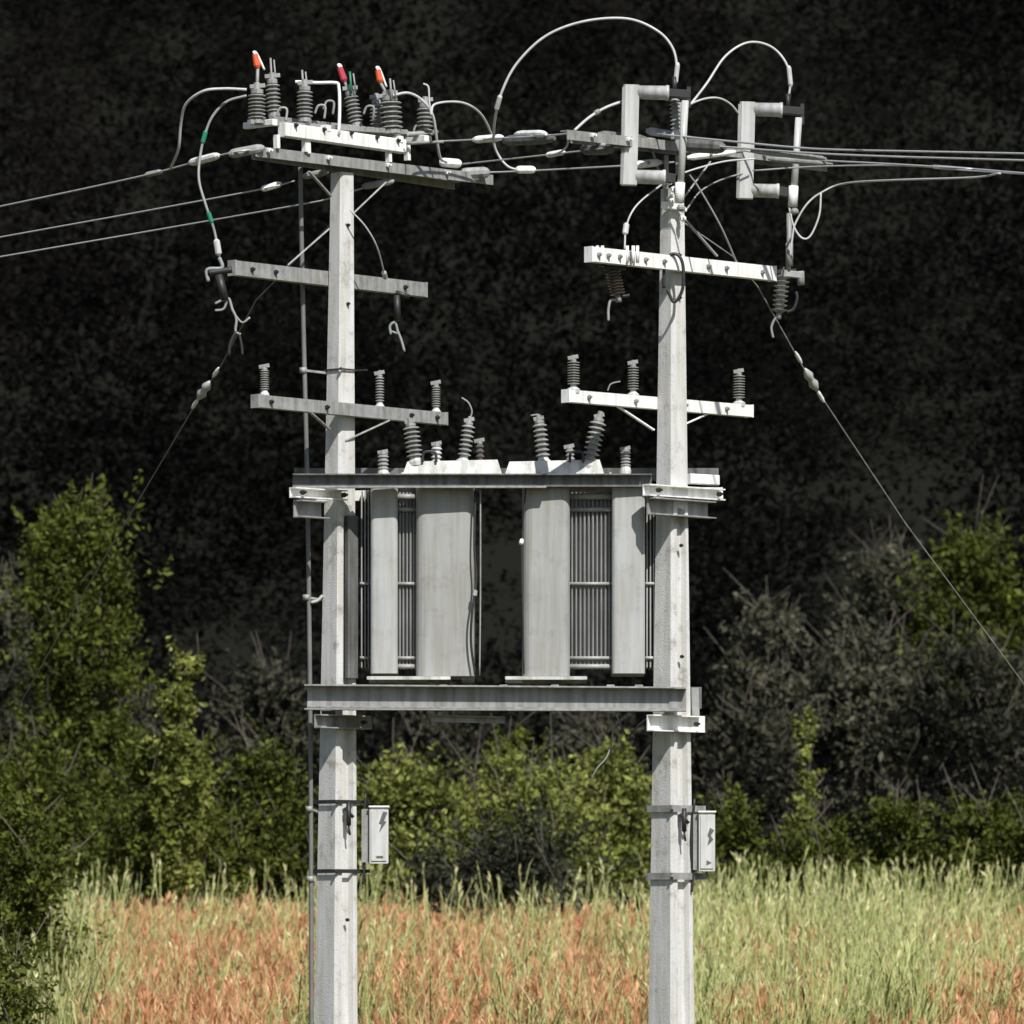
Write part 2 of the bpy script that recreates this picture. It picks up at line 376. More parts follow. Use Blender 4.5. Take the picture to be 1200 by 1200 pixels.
# bearers under the platform, at 45 degrees like the arms
for (x0, x1, pc, y, ht, m) in ((372, 432, 396, 845, .10, 'galv'), (762, 822, 787, 847, .12, 'galvw')):
    for off in (-.2, .2):
        A = at(x0, y, armY(x0, pc, off)); B = at(x1, y + 2, armY(x1, pc, off))
        mb = MB(); mb.channel(A, B, .07, ht, .009, 1 if off < 0 else -1); mb.build('bearer', M[m], pf)
        q = MB(); side = (B - A).cross(V((0, 0, 1))).normalized(); bolt(q, A.lerp(B, .8) + side * .035, side, .016, .05); q.build('bolt', M['dark'], pf)
mb = MB(); mb.bar(at(815, 840, .1), at(814, 806, .1), .06, .06, up=V((0, 1, 0))); mb.build('upright', M['galv'], pf)
mb = MB(); mb.bar(at(385, 833, -.2), at(385, 852, -.2), .10, .02, up=V((0, 1, 0))); mb.build('gusset', M['beam'], pf)
# top rail
tr = thing('upper_rail', 'dark steel rail crossing in front of the transformer tops', 'rail', at(550, 562, -.29))
mb = MB(); A = at(343, 563, -.31); B = at(764, 563, -.17); mb.channel(A, B, .07, .095, .01, 1); mb.build('rail_beam', M['beam'], tr)
mb = MB(); mb.bar(at(343, 571, -.325), at(640, 571, -.245), .075, .012); mb.build('rail_flange', M['galv'], tr)
mb = MB(); A = at(345, 556, .62); B = at(842, 556, .62); mb.channel(A, B, .07, .09, .01, -1); mb.build('rear_rail', M['beam'], tr)
for (x0, x1, pc, y, m1, ht, m2, lab) in ((343, 440, 400, 577, 'galvw', .075, 'galv', 'left pair of short bearers clamped round the left pole below the rail'),
                                    (757, 846, 787, 574, 'galvw', .085, 'galv', 'right pair of short bearers clamped round the right pole below the rail')):
    r_ = thing('rail_bearer', lab, 'bearer', at(x0, y), 'bearers carrying the upper rail')
    A = at(x0, y, armY(x0, pc, -.16)); B = at(x1, y + 6, armY(x1, pc, -.16))
    if pc == 400: B = A.lerp(B, .62)
    mb = MB(); mb.channel(A, B, .07, ht, .009, 1); mb.build('front_bearer', M[m1], r_)
    A2 = at(x0 + 5, y + 4, armY(x0, pc, .16)); B2 = at(x1 - 3, y + 4, armY(x1, pc, .16))
    mb = MB(); mb.channel(A2, B2, .07, ht, .009, -1); mb.build('rear_bearer', M[m1], r_)
    A3 = at(x0 + 6, y + 19, armY(x0, pc, -.16)); B3 = at(x1 - 12, y + 24, armY(x1 - 12, pc, -.16))
    if pc == 400: B3 = A3.lerp(B3, .4)
    mb = MB(); mb.channel(A3, B3, .09, .125, .009, 1); mb.build('lower_block', M[m2], r_)
    for t in (.1, .9):
        side = (B - A).cross(V((0, 0, 1))).normalized(); q = MB(); bolt(q, A.lerp(B, t) + side * .034, side, .018, .05); q.build('bolt', M['dark'], r_)
mb = MB(); mb.bar(at(806, 561, .3), at(840, 563, .5), .06, .075); mb.build('rail_end', M['galvw'], tr)

# ------------------------------------------------------------------ transformers
def transformer(sgn, x_in, x_tank, x_end, x_end_in, label):
    """sgn -1: radiators on the left of the tank; photo x of inner tank side, outer tank side, outer end panel"""
    Y0, Y1 = -.16, .50
    zb, zt = at(0, 798).z, at(0, 566).z
    X = lambda px: at(px, 0, Y0).x
    a, b = sorted((X(x_in), X(x_tank)))
    root = thing('transformer', label, 'transformer', ((X(x_in) + X(x_end)) / 2, .17, zb), 'transformers on the platform')
    # tank with rounded vertical corners
    def rounded(lo, hi, z0, z1, r, n=5):
        pts = []
        for cx, cy, g0 in ((hi[0] - r, hi[1] - r, 0), (lo[0] + r, hi[1] - r, 90), (lo[0] + r, lo[1] + r, 180), (hi[0] - r, lo[1] + r, 270)):
            for i in range(n + 1):
                g = R(g0 + 90 * i / n); pts.append((cx + r * math.cos(g), cy + r * math.sin(g)))
        k = len(pts); m_ = MB(); m_.add([(x, y, z0) for x, y in pts] + [(x, y, z1) for x, y in pts],
              [[i, (i + 1) % k, k + (i + 1) % k, k + i] for i in range(k)], False)
        m_.f += [list(range(k))[::-1], list(range(k, 2 * k))]; m_.sm += [False, False]; return m_
    rounded((a, Y0), (b, Y1), zb + .03, zt, .07).build('tank', M['tank'], root)
    rounded((a - .012, Y0 - .012), (b + .012, Y1 + .012), zt, zt + .018, .08).build('tank_flange', M['tank'], root)
    # feet
    mb = MB(); sk0, sk1 = sorted((X(528 if sgn < 0 else 592), X(430 if sgn < 0 else 688))); mb.box((sk0, Y0 - .05, zb + .002), (sk1, Y0 + .05, zb + .026)); mb.build('skid', M['lid'], root)
    mb = MB(); mb.box((sk0, Y1 - .1, zb + .002), (sk1, Y1, zb + .026)); mb.build('skid', M['lid'], root)
    for xx in (a + .05, b - .05):
        mb = MB(); mb.bar(V((xx, Y0 + .08, zb + .016)), V((xx, Y1 - .12, zb + .016)), .09, .03); mb.build('foot', M['galv'], root)
    # end panel: wide flat radiator section, a little lower
    e0, e1 = sorted((X(x_end), X(x_end_in)))
    rounded((e0, Y0 + .01), (e1, Y1 - .05), zb + .05, zt + .0, .035).build('end_panel', M['tank2'], root)
    # radiator fins between tank and end panel, each a thin upright plate with a rounded front edge
    f0, f1 = sorted((X(x_tank), X(x_end_in)))
    n = max(5, int((f1 - f0) / .028))
    for i in range(n):
        xx = f0 + (i + .5) * (f1 - f0) / n
        mb = MB(); zz0, zz1 = zb + .10, zt - .07
        mb.beam(V((xx, 0, zz0)), V((xx, 0, zz1)), [(-.007, Y0 + .115), (0, Y0 + .105), (.007, Y0 + .115), (.007, Y1 - .1), (-.007, Y1 - .1)], up=V((0, 1, 0)))
        mb.build('fin', M['fin'], root)
    mb = MB(); mb.box((f0 - .02, Y0 + .16, zb + .09), (f1 + .02, Y0 + .18, zt - .02)); mb.build('radiator_plate', M['fin'], root)
    for py, r in ((582, .022), (597, .016), (684, .013), (771, .013), (781, .018)):
        z = at(0, py, Y0 + .08).z; mb = MB(); mb.tube([V((f0 - .005, Y0 + .095, z)), V((f1 + .005, Y0 + .095, z))], r, 8); mb.build('header_pipe' if r > .015 else 'spacer_rod', M['tank'], root)
    # a second radiator section outside the end panel, set back
    o0 = X(x_end) + sgn * .006; o1 = X(x_end) + sgn * .08
    for i in range(3):
        xx = o0 + (o1 - o0) * (i + .5) / 3; mb = MB()
        mb.beam(V((xx, 0, zb + .1)), V((xx, 0, zt - .05)), [(-.005, Y0 + .18), (.005, Y0 + .18), (.005, Y1 - .12), (-.005, Y1 - .12)], up=V((0, 1, 0))); mb.build('fin', M['fin'], root)
    for py in (684, 771):
        z = at(0, py, Y0 + .17).z; mb = MB(); mb.tube([V((o0, Y0 + .17, z)), V((o1, Y0 + .17, z))], .012, 8); mb.build('spacer_rod', M['tank2'], root)
    # lid with raised centre, bolts and lifting lug
    lo, hi = min(a, e0 + .10), max(b, e1 - .10)
    mb = MB(); zl = zt + .020
    mb.box((lo - .01, Y0 + .05, zl), (hi + .01, Y1 - .02, zl + .02)); mb.build('lid', M['lid'], root)
    cxm = X(530 if sgn < 0 else 650)
    l2 = MB(); l2.add([(cxm - .37, Y0 + .1, zl + .02), (cxm + .37, Y0 + .1, zl + .02), (cxm + .37, Y1 - .1, zl + .02), (cxm - .37, Y1 - .1, zl + .02),
        (cxm - .33, Y0 + .14, zl + .135), (cxm + .33, Y0 + .14, zl + .15), (cxm + .33, Y1 - .14, zl + .15), (cxm - .33, Y1 - .14, zl + .135)],
        [[0, 1, 5, 4], [1, 2, 6, 5], [2, 3, 7, 6], [3, 0, 4, 7], [4, 5, 6, 7], [3, 2, 1, 0]]); l2.build('turret', M['lid'], root)
    for i in range(7):
        q = MB(); p = V((lo + .03 + i * (hi - lo - .06) / 6, Y0 + .075, zl + .02)); bolt(q, p, (0, 0, 1), .014, .03); q.build('bolt', M['galvw'], root)
    q = MB(); cx = (lo + hi) / 2; q.tube(spline([V((cx - .05, Y0 + .12, zl + .13)), V((cx - .04, Y0 + .12, zl + .20)), V((cx + .04, Y0 + .12, zl + .20)), V((cx + .05, Y0 + .12, zl + .13))]), .010); q.build('lifting_lug', M['dark'], root)
    # small terminal box on the inner side of the tank
    xi = a if sgn > 0 else b
    q = MB(); q.bar(V((xi - sgn * .02, .02, at(0, 650).z + .04)), V((xi - sgn * .02, .02, at(0, 650).z - .07)), .05, .12); q.build('valve_box', M['tank2'], root)
    return root
TL = transformer(-1, 556, 487, 434, 466, 'left grey transformer with its ribbed radiator on the left side')
TR = transformer(1, 612, 668, 756, 717, 'right grey transformer with its ribbed radiator on the right side')

def bushing(label, base, tip, n, rc, rs, par_cat='insulator', cap=True, name='bushing', m='porc', group='bushings on the transformer lids', lead=None):
    A = at(*base); B = at(*tip); root = thing(name, label, par_cat, A, group)
    d = (B - A).normalized(); L = (B - A).length
    mb = MB(); mb.sheds(A + d * .03, A + d * (L * .82), n, rc, rs); mb.build('shed_stack', M[m], root)
    mb = MB(); mb.lathe(A - d * .03, B, [(0, rs * 1.0), (.03, rs * 1.05), (.045, rc * 1.4), (.07, rc * 1.1)], 12); mb.build('flange', M['lid'], root)
    if cap:
        mb = MB(); mb.lathe(A + d * (L * .82), B, [(0, rc * 1.2), (L * .05, rc * 1.2), (L * .06, rc * .7), (L * .18, rc * .6)], 10)
        q = A + d * (L * .9); mb.bar(q + V((-.04, 0, .0)), q + V((.035, 0, .015)), .02, .028); mb.build('terminal', M['galv'], root)
    if lead:
        mb = MB(); mb.tube(spline([at(*p) for p in lead]), .006); mb.build('lead', M['gcable'], root)
    return root
Yb = .05
bushing('leftmost tilted ribbed bushing, standing over the left radiator', (487, 541, .02), (480, 490, .02), 7, .032, .062)
bushing('tilted ribbed bushing at the right of the left transformer lid', (543, 540, .05), (551, 488, .05), 7, .024, .05, lead=[(551, 490, .05), (553, 482, .05), (549, 472, .05), (541, 466, .05)])
bushing('ribbed bushing at the left of the right transformer lid', (637, 541, .05), (631, 486, .05), 7, .03, .054, lead=[(632, 490, .05), (631, 486, .05), (622, 487, .05)])
bushing('rightmost tilted ribbed bushing with a chunky terminal', (690, 545, .02), (704, 482, .02), 8, .032, .062)
bushing('short ribbed post at the far left of the lids', (449, 556, .1), (449, 528, .1), 4, .03, .042, group='short posts on the lids')
bushing('short white ribbed post between the two left bushings', (511, 548, .1), (512, 518, .1), 4, .026, .04, group='short posts on the lids', m='porcw')
bushing('short ribbed post beside the rightmost tilted bushing', (669, 545, .2), (667, 522, .2), 3, .022, .034, group='short posts on the lids')
bushing('short ribbed post at the far right of the lids', (733, 552, .1), (733, 524, .1), 5, .028, .04, group='short posts on the lids')
bushing('short dark ribbed post in the middle gap between transformers', (563, 548, .1), (562, 514, .1), 4, .018, .032, group='short posts on the lids', m='porcd')

# hanging earth cable in the gap
def cable(name, label, pts, r, m, cat='cable', group=None, n=8, sleeves=()):
    P = spline([at(*p) for p in pts], n)
    root = thing(name, label, cat, P[0], group)
    r *= .75; MB().tube(P, r, 8).build('strand', M[m], root)
    for (t, ln, rr, mm) in sleeves:
        i = min(len(P) - 2, max(0, int(t * (len(P) - 1)))); d = (P[i + 1] - P[i]).normalized()
        q = MB(); q.lathe(P[i] - d * ln / 2, P[i] + d * ln / 2, [(0, rr * .5), (ln * .12, rr), (ln * .88, rr), (ln, rr * .5)], 10, False); q.build('sleeve', M[mm], root)
    return root
cable('down_pipe', 'straight thin pipe down the right edge of the left transformer', [(563, 572, -.2), (563, 690, -.2), (562, 792, -.2)], .008, 'galv', 'pipe')
cable('hanging_cable', 'wavy dark cable hanging beside the left transformer', [(557, 575, -.2), (556, 640, -.22), (558, 680, -.22), (553, 720, -.24), (552, 755, -.22), (557, 790, -.2)], .012, 'dark', 'cable', sleeves=((.48, .05, .018, 'galv'),))
cable('hanging_cable', 'thin dark cable along the left edge of the right transformer', [(616, 570, -.18), (612, 630, -.2), (611, 650, -.22), (614, 790, -.18)], .008, 'dark', 'cable', sleeves=((.5, .05, .016, 'galvw'),))
cable('loose_cable', 'loose pale cable dangling below the platform near right pole', [(712, 838, -.1), (718, 858, -.1), (712, 885, -.12), (700, 900, -.12), (693, 912, -.1)], .008, 'gcable', 'cable')
cable('loose_cable', 'thin dark cable loop dangling beside the right pole bearer', [(722, 838, 0), (735, 862, 0), (748, 850, 0), (758, 842, 0)], .006, 'dark', 'cable')

# ------------------------------------------------------------------ post insulators on the arms
def pin_insulator(label, px, base, top, pc, off, rs=.034, m='porc'):
    Y = armY(px, pc, off); n = 9
    return bushing(label, (px, base, Y), (px, top, Y), n, .018, rs, name='post_insulator', m=m, group='slender post insulators on the middle arms')
pin_insulator('slender ribbed insulator at left end of left pole middle arm', 310, 462, 427, 400, -.17)
pin_insulator('slender ribbed insulator just right of the left pole', 445, 476, 434, 400, -.17)
pin_insulator('slender ribbed insulator at right end of left pole middle arm', 511, 482, 446, 400, -.17)
pin_insulator('slender ribbed insulator at left end of right pole middle arm', 672, 456, 416, 787, .17, .046)
pin_insulator('slender ribbed insulator just left of the right pole', 742, 462, 422, 787, .17, .042)
pin_insulator('slender ribbed insulator at right end of right pole middle arm', 866, 472, 432, 787, .17, .046)
cable('stub_wire', 'short curled wire end above the right pole middle arm', [(712, 458, 0), (716, 450, 0), (727, 447, 0)], .007, 'gcable', 'wire')

# ------------------------------------------------------------------ load switch on the left pole
sw = thing('load_switch_frame', 'pale steel frame of the three phase switch on left pole', 'switch', at(400, 165, 0))
def sbar(name, a, b, off, wd, ht, m='galvw', pc=L0):
    mb = MB(); mb.bar(at(a[0], a[1], armY(a[0], pc, off)), at(b[0], b[1], armY(b[0], pc, off)), wd, ht); return mb.build(name, M[m], sw)
sbar('frame_bar', (330, 152), (472, 172), -.16, .07, .10, 'galvw')
sbar('frame_bar', (318, 140), (480, 158), .12, .05, .045, 'galv')
sbar('frame_bar', (292, 143), (476, 155), -.1, .035, .035, 'galv')
for x, y in ((322, 143), (385, 150), (470, 163), (500, 162)):
    mb = MB(); A = at(x, y, armY(x, L0, -.22)); mb.bar(A, A + V((-.22, .22, .0)) + V((0, 0, .0)), .05, .045); mb.build('cross_bar', M['galvw'], sw)
for x, y0, y1 in ((324, 158, 174), (357, 160, 178), (360, 163, 180), (455, 172, 190), (477, 170, 188)):
    sbar('strut', (x, y0), (x + .5, y1), -.15, .045, .03, 'galvw')
mb = MB(); mb.tube([at(475, 158, armY(475, L0, -.1)), at(512, 155, armY(505, L0, -.1))], .02, 8); mb.build('operating_shaft', M['galv'], sw)
mb = MB(); mb.tube([at(478, 168, .3), at(520, 166, .3)], .012, 8); mb.build('linkage', M['galv'], sw)
for x, y in ((345, 147), (378, 152), (410, 156), (440, 161), (465, 165)):
    q = MB(); bolt(q, at(x, y, armY(x, L0, -.2)), (1, -1, 0), .016, .04); q.build('bolt', M['dark'], sw)
def swi(label, b, t, off, rs=.062, tip=None, n=7):
    Y0_ = armY(b[0], L0, off); A = at(b[0], b[1], Y0_); B = at(t[0], t[1], Y0_)
    root = thing('switch_insulator', label, 'insulator', A, 'ribbed insulators of the left pole switch')
    MB().sheds(A, B, n, rs * .55, rs).build('shed_stack', M['porc'], root)
    d = (B - A).normalized()
    mb = MB(); mb.lathe(B, B + d, [(0, rs * .7), (.03, rs * .7), (.035, rs * .4), (.08, rs * .35)], 12)
    mb.bar(B + d * .05 + V((-.05, 0, 0)), B + d * .05 + V((.06, 0, .01)), .03, .03); mb.build('cap', M['galv'], root)
    mb = MB(); mb.lathe(A - d * .03, A, [(0, rs * .8), (.03, rs * .8)], 12); mb.build('base', M['galv'], root)
    if tip:
        (x0, y0), (x1, y1), (x2, y2), mm = tip
        mb = MB(); mb.tube([at(t[0], t[1], Y0_), at(x0, y0, Y0_)], .012); mb.build('contact_rod', M['galv'], root)
        mb = MB(); mb.lathe(at(x0, y0, Y0_), at(x1, y1, Y0_), [(0, .016), (.02, .026), ((at(x0, y0) - at(x1, y1)).length, .022)], 10); mb.build('orange_tip', M[mm], root)
        mb = MB(); mb.tube(spline([at(x1, y1, Y0_), at(x1 - 2, y1 - 3, Y0_), at(x1 + 2, y1 - 1, Y0_), at(x2, y2, Y0_)]), .008); mb.build('hook', M['galvw'], root)
    return root
swi('leftmost fat ribbed switch insulator below an orange tip', (301, 140), (301, 110), -.1, .066, ((302, 80), (299, 64), (310, 82), 'orange'))
swi('tall ribbed switch insulator second from the left', (321, 132), (319, 98), .15, .055)
swi('ribbed switch insulator joined to the bent pale link', (357, 138), (357, 106), -.1, .06)
swi('tilted ribbed switch insulator below the crimson tip', (417, 144), (411, 112), .15, .055, ((404, 96), (398, 79), (406, 100), 'red'))
swi('stout ribbed switch insulator left of the close pair', (441, 152), (441, 122), .15, .05)
swi('stout ribbed switch insulator right of the close pair, under orange tip', (459, 152), (457, 118), -.12, .085, ((446, 97), (443, 82), (453, 102), 'orange'), 6)
swi('far right ribbed switch insulator beside the looping cable', (498, 160), (498, 126), -.1, .062)
for lab, x, y0, y1, Yq in (('thin upright spike left of the bent link', 319, 100, 68, 0), ('thin upright spike behind the middle insulator', 356, 108, 82, 0), ('thin green tipped spike behind the crimson tip', 412, 104, 84, .2), ('short thin spike right of the last orange tip', 459, 112, 92, .2)):
    r_ = thing('contact_spike', lab, 'rod', at(x, y0, Yq), 'upright spikes of the switch')
    q = MB(); q.tube([at(x, y0 + 6, Yq), at(x - 2, y1, Yq)], .008); q.build('rod', M['green' if 'green' in lab else 'galv'], r_)
    q = MB(); q.tube([at(x + 5, y0 + 4, Yq), at(x + 2, y1 + 2, Yq)], .006); q.build('rod', M['galv'], r_)
cable('switch_link', 'bent pale rod link over the middle of the switch', [(346, 96, -.2), (352, 96, -.2), (372, 97, -.2), (393, 97, -.2), (397, 102, -.2), (398, 125, -.22), (397, 158, -.25)], .016, 'galvw', 'rod', n=4)
cable('switch_wire', 'short hooked wire above the far right switch insulator', [(496, 98, -.1), (502, 102, -.1), (503, 118, -.1), (505, 135, -.1)], .009, 'cable', 'wire')
# small rings/hooks between the insulators
for i, (x, y) in enumerate(((375, 127), (385, 122), (330, 130), (432, 128), (490, 150))):
    q = MB(); Yq = armY(x, L0, -.05); q.tube(spline([at(x - 6, y + 6, Yq), at(x - 2, y - 3, Yq), at(x + 6, y - 2, Yq), at(x + 5, y + 12, Yq)]), .009)
    q.build('linkage', M['galv'], sw)

# ------------------------------------------------------------------ conductors
def wire(label, pts, r=.008, m='alu', ext0=0, ext1=0, sleeves=()):
    P = [at(*p) for p in pts]
    if ext0:
        d = (P[0] - P[1]).normalized(); P = [P[0] + d * ext0 + V((0, 0, .01 * ext0)), P[0] + d * ext0 * .5 - V((0, 0, 0))] + P
    if ext1:
        d = (P[-1] - P[-2]).normalized(); P = P + [P[-1] + d * ext1 * .5, P[-1] + d * ext1 + V((0, 0, .01 * ext1))]
    Q = spline(P, 6); root = thing('power_line', label, 'power line', P[0], 'overhead line wires')
    MB().tube(Q, r * .75, 6).build('conductor', M[m], root)
    for (a, b, rr, mm) in sleeves:
        A, B = at(*a), at(*b); L = (B - A).length
        q = MB(); q.lathe(A, B, [(0, rr * .45), (L * .1, rr * .9), (L * .2, rr), (L * .8, rr), (L * .92, rr * .8), (L, rr * .4)], 10); q.build('clamp_sleeve', M[mm], root)
    return root
wire('topmost overhead wire leaving the frame at the left', [(0, 242, 1.1), (90, 223, .5), (180, 203, -.1), (235, 188, -.5), (276, 178, -.84), (302, 175, -.8)], .009, ext0=16,
     sleeves=[((222, 191, -.45), (257, 182, -.7), .03, 'galvw'), ((268, 181, -.8), (310, 173, -.8), .035, 'galv'), ((170, 205, 0), (190, 201, -.1), .02, 'galv')])
wire('middle overhead wire leaving the frame at the left', [(0, 278, 1.6), (150, 251, .8), (305, 222, 0), (345, 212, .05)], .008, ext0=16,
     sleeves=[((306, 222, 0), (330, 215, .02), .024, 'galvw')])
wire('lowest overhead wire leaving the frame at the left', [(0, 301, 2.2), (180, 270, 1.4), (345, 241, .5), (385, 233, .35), (420, 222, .3), (458, 212, .3)], .008, ext0=16,
     sleeves=[((424, 219, .3), (462, 212, .3), .026, 'galv'), ((355, 207, .2), (385, 201, .1), .026, 'galv')])
wire('upper wire between the poles with two long pale clamps', [(478, 167, .5), (530, 165, .3), (585, 162, -.1), (640, 159, -.5), (670, 156, -.8)], .009,
     sleeves=[((554, 164, .1), (590, 161, 0), .028, 'galvw'), ((590, 165, -.1), (650, 162, -.5), .04, 'beam'), ((604, 158, -.1), (640, 157, -.5), .03, 'galvw')])
wire('middle wire between the poles sloping up to the right', [(535, 193, .9), (600, 186, .3), (680, 177, -.3), (715, 173, -.5), (760, 170, -.3)], .008,
     sleeves=[((515, 190, .8), (541, 192, .8), .035, 'galvw'), ((640, 182, 0), (662, 178, -.1), .022, 'galvw'), ((682, 175, -.3), (719, 174, -.5), .045, 'beam'), ((700, 170, -.4), (716, 171, -.5), .03, 'galvw')])
wire('lowest wire between the poles, nearly level', [(530, 203, .9), (575, 202, .9), (625, 200, .7), (735, 194, .1), (790, 190, .3)], .009,
     sleeves=[((539, 204, .9), (574, 202, .9), .045, 'galv'), ((535, 207, .9), (562, 209, .9), .02, 'galvw'), ((604, 199, .7), (628, 199, .7), .03, 'galvw')])
wire('topmost of the wires leaving the frame at the right', [(770, 157, -.3), (860, 166, -.8), (935, 173, -1.2), (1000, 176, -1.6), (1200, 180, -2.6)], .010, ext1=22)
wire('second highest wire leaving the frame at the right', [(800, 168, -.2), (860, 173, -.5), (960, 180, -1.1), (1060, 184, -1.6), (1200, 188, -2.4)], .010, ext1=22,
     sleeves=[((800, 170, -.2), (850, 173, -.4), .05, 'beam'), ((880, 177, -.6), (968, 186, -1.1), .02, 'galv')])
wire('third wire from the top leaving the frame at the right', [(868, 176, .4), (935, 186, 0), (1040, 192, -.7), (1140, 198, -1.3), (1200, 203, -1.7)], .009, ext1=22,
     sleeves=[((938, 184, 0), (968, 188, -.1), .028, 'galvw'), ((900, 186, 0), (970, 192, -.2), .02, 'galv')])
wire('lowest straight wire right of the second cutout fuse', [(882, 200, .2), (960, 195, 0), (1060, 194, -.6), (1140, 200, -1.3), (1200, 204, -1.7)], .008, ext1=22)
# strain clamps on the right top arms
for lab, a, b, rr, mm in (('dark strain insulator left of the right pole', (700, 158, -.4), (758, 163, -.3), .035, 'beam'),
                          ('pale strain clamp just right of the first cutout', (757, 153, -.2), (800, 160, -.2), .03, 'galv'),
                          ('pale dead end clamp between the two cutout fuses', (805, 185, -.1), (862, 178, .1), .024, 'galvw'),
                          ('small pale clamp under the pole top arms', (745, 193, -.1), (775, 190, 0), .03, 'galvw')):
    A, B = at(*a), at(*b); L = (B - A).length
    r_ = thing('strain_clamp', lab, 'clamp', A, 'strain clamps on the right pole')
    MB().lathe(A, B, [(0, rr * .5), (L * .12, rr), (L * .85, rr * .9), (L, rr * .4)], 10).build('body', M[mm], r_)
    q = MB(); q.tube([B, B + (B - A).normalized() * .06], .012); bolt(q, A.lerp(B, .5) + V((0, -rr, 0)), (0, -1, 0), .012, .03); q.build('eye', M['galv'], r_)

J = 'jumper cables at the pole tops'
cable('jumper_cable', 'pale jumper cable bulging left of the switch to the top wire', [(289, 105, -.8), (262, 104, -.8), (238, 107, -.8), (218, 122, -.7), (212, 145, -.6), (209, 175, -.5), (200, 197, -.3)], .014, 'cable', group=J)
cable('jumper_cable', 'grey green jumper hanging from switch to drop fuse, left side', [(289, 112, -.7), (266, 119, -.7), (250, 135, -.7), (241, 155, -.7), (235, 180, -.7), (233, 210, -.75), (241, 240, -.8), (251, 270, -.8), (257, 302, -.8)], .013, 'gcable', group=J,
      sleeves=((.42, .1, .017, 'green'), (.82, .09, .017, 'green'), (.96, .12, .024, 'porcw')))
cable('jumper_cable', 'jumper arching from the last orange tip down to the lower clamp', [(460, 112, .2), (478, 109, .3), (494, 117, .35), (507, 135, .4), (512, 165, .5), (516, 185, .6), (523, 190, .7)], .014, 'cable', group=J)
cable('jumper_cable', 'jumper curving from the far right switch insulator to lowest wire', [(505, 135, -.1), (510, 122, 0), (540, 120, .2), (562, 132, .4), (575, 155, .6), (582, 178, .7), (595, 195, .7), (612, 200, .7)], .012, 'cable', group=J)
cable('jumper_cable', 'largest looping cable rising high between the poles', [(578, 168, -.1), (580, 140, -.3), (588, 108, -.4), (606, 74, -.4), (640, 42, -.4), (685, 25, -.4), (735, 22, -.4), (770, 36, -.4), (788, 56, -.4), (793, 80, -.4), (790, 104, -.4)], .013, 'cable', group=J,
      sleeves=((.93, .16, .018, 'cable'), (.17, .12, .019, 'porcw')))
cable('jumper_cable', 'short curved cable running up to the first cutout fuse', [(673, 153, -.7), (690, 138, -.6), (710, 126, -.5), (735, 117, -.4)], .014, 'cable', group=J, sleeves=((.5, .05, .02, 'galv'),))
cable('jumper_cable', 'tiny hooked cable under the pole top wires left of cutout', [(666, 162, -.6), (664, 172, -.5), (655, 179, -.3), (645, 182, -.1)], .010, 'cable', group=J)
cable('jumper_cable', 'tall narrow loop of cable over the second cutout fuse', [(798, 132, -.06), (806, 126, 0), (828, 98, .2), (850, 66, .3), (876, 50, .4), (902, 54, .5), (920, 72, .5), (926, 96, .5), (922, 126, .5)], .012, 'cable', group=J,
      sleeves=((.85, .16, .018, 'cable'), (.96, .06, .02, 'dark')))
cable('jumper_cable', 'low arch of cable between the two cutout fuses', [(797, 136, -.06), (806, 124, 0), (825, 116, .1), (842, 115, .2), (856, 122, .3), (867, 135, .4)], .010, 'cable', group=J)
cable('jumper_cable', 'thin cable sweeping from pole top down to the bright arm', [(885, 186, .3), (845, 190, .2), (795, 205, 0), (768, 222, -.3), (745, 242, -.5), (734, 265, -.55), (732, 292, -.58)], .009, 'cable', group=J,
      sleeves=((.86, .09, .022, 'cable'),))
cable('jumper_cable', 'thin grey cable curving from second cutout to the right pole', [(870, 203, .4), (842, 212, .3), (820, 225, .1), (805, 245, -.1)], .008, 'gcable', group=J)
cable('jumper_cable', 'teardrop loop of cable hanging at the far right', [(1172, 203, -1.6), (1140, 208, -1.2), (1050, 211, -.4), (990, 215, .5), (962, 226, .6), (945, 240, .6), (932, 262, .6), (929, 275, .6), (926, 300, .6)], .010, 'cable', group=J)
cable('jumper_cable', 'small bright loop inside the teardrop at the far right', [(962, 226, .6), (960, 252, .6), (950, 276, .6), (940, 279, .6), (930, 265, .6), (924, 240, .6)], .010, 'cable', group=J)
cable('jumper_cable', 'thin cable dropping right of the left pole to its arm', [(410, 246, -.15), (428, 265, -.1), (442, 290, 0), (452, 327, .3)], .008, 'cable', group=J, sleeves=((.97, .08, .018, 'porcw'),))
cable('stay_rod', 'thin rod slanting right from the top of the right pole', [(808, 205, -.05), (820, 222, 0), (845, 266, .1), (866, 314, .32)], .009, 'gcable', 'rod')

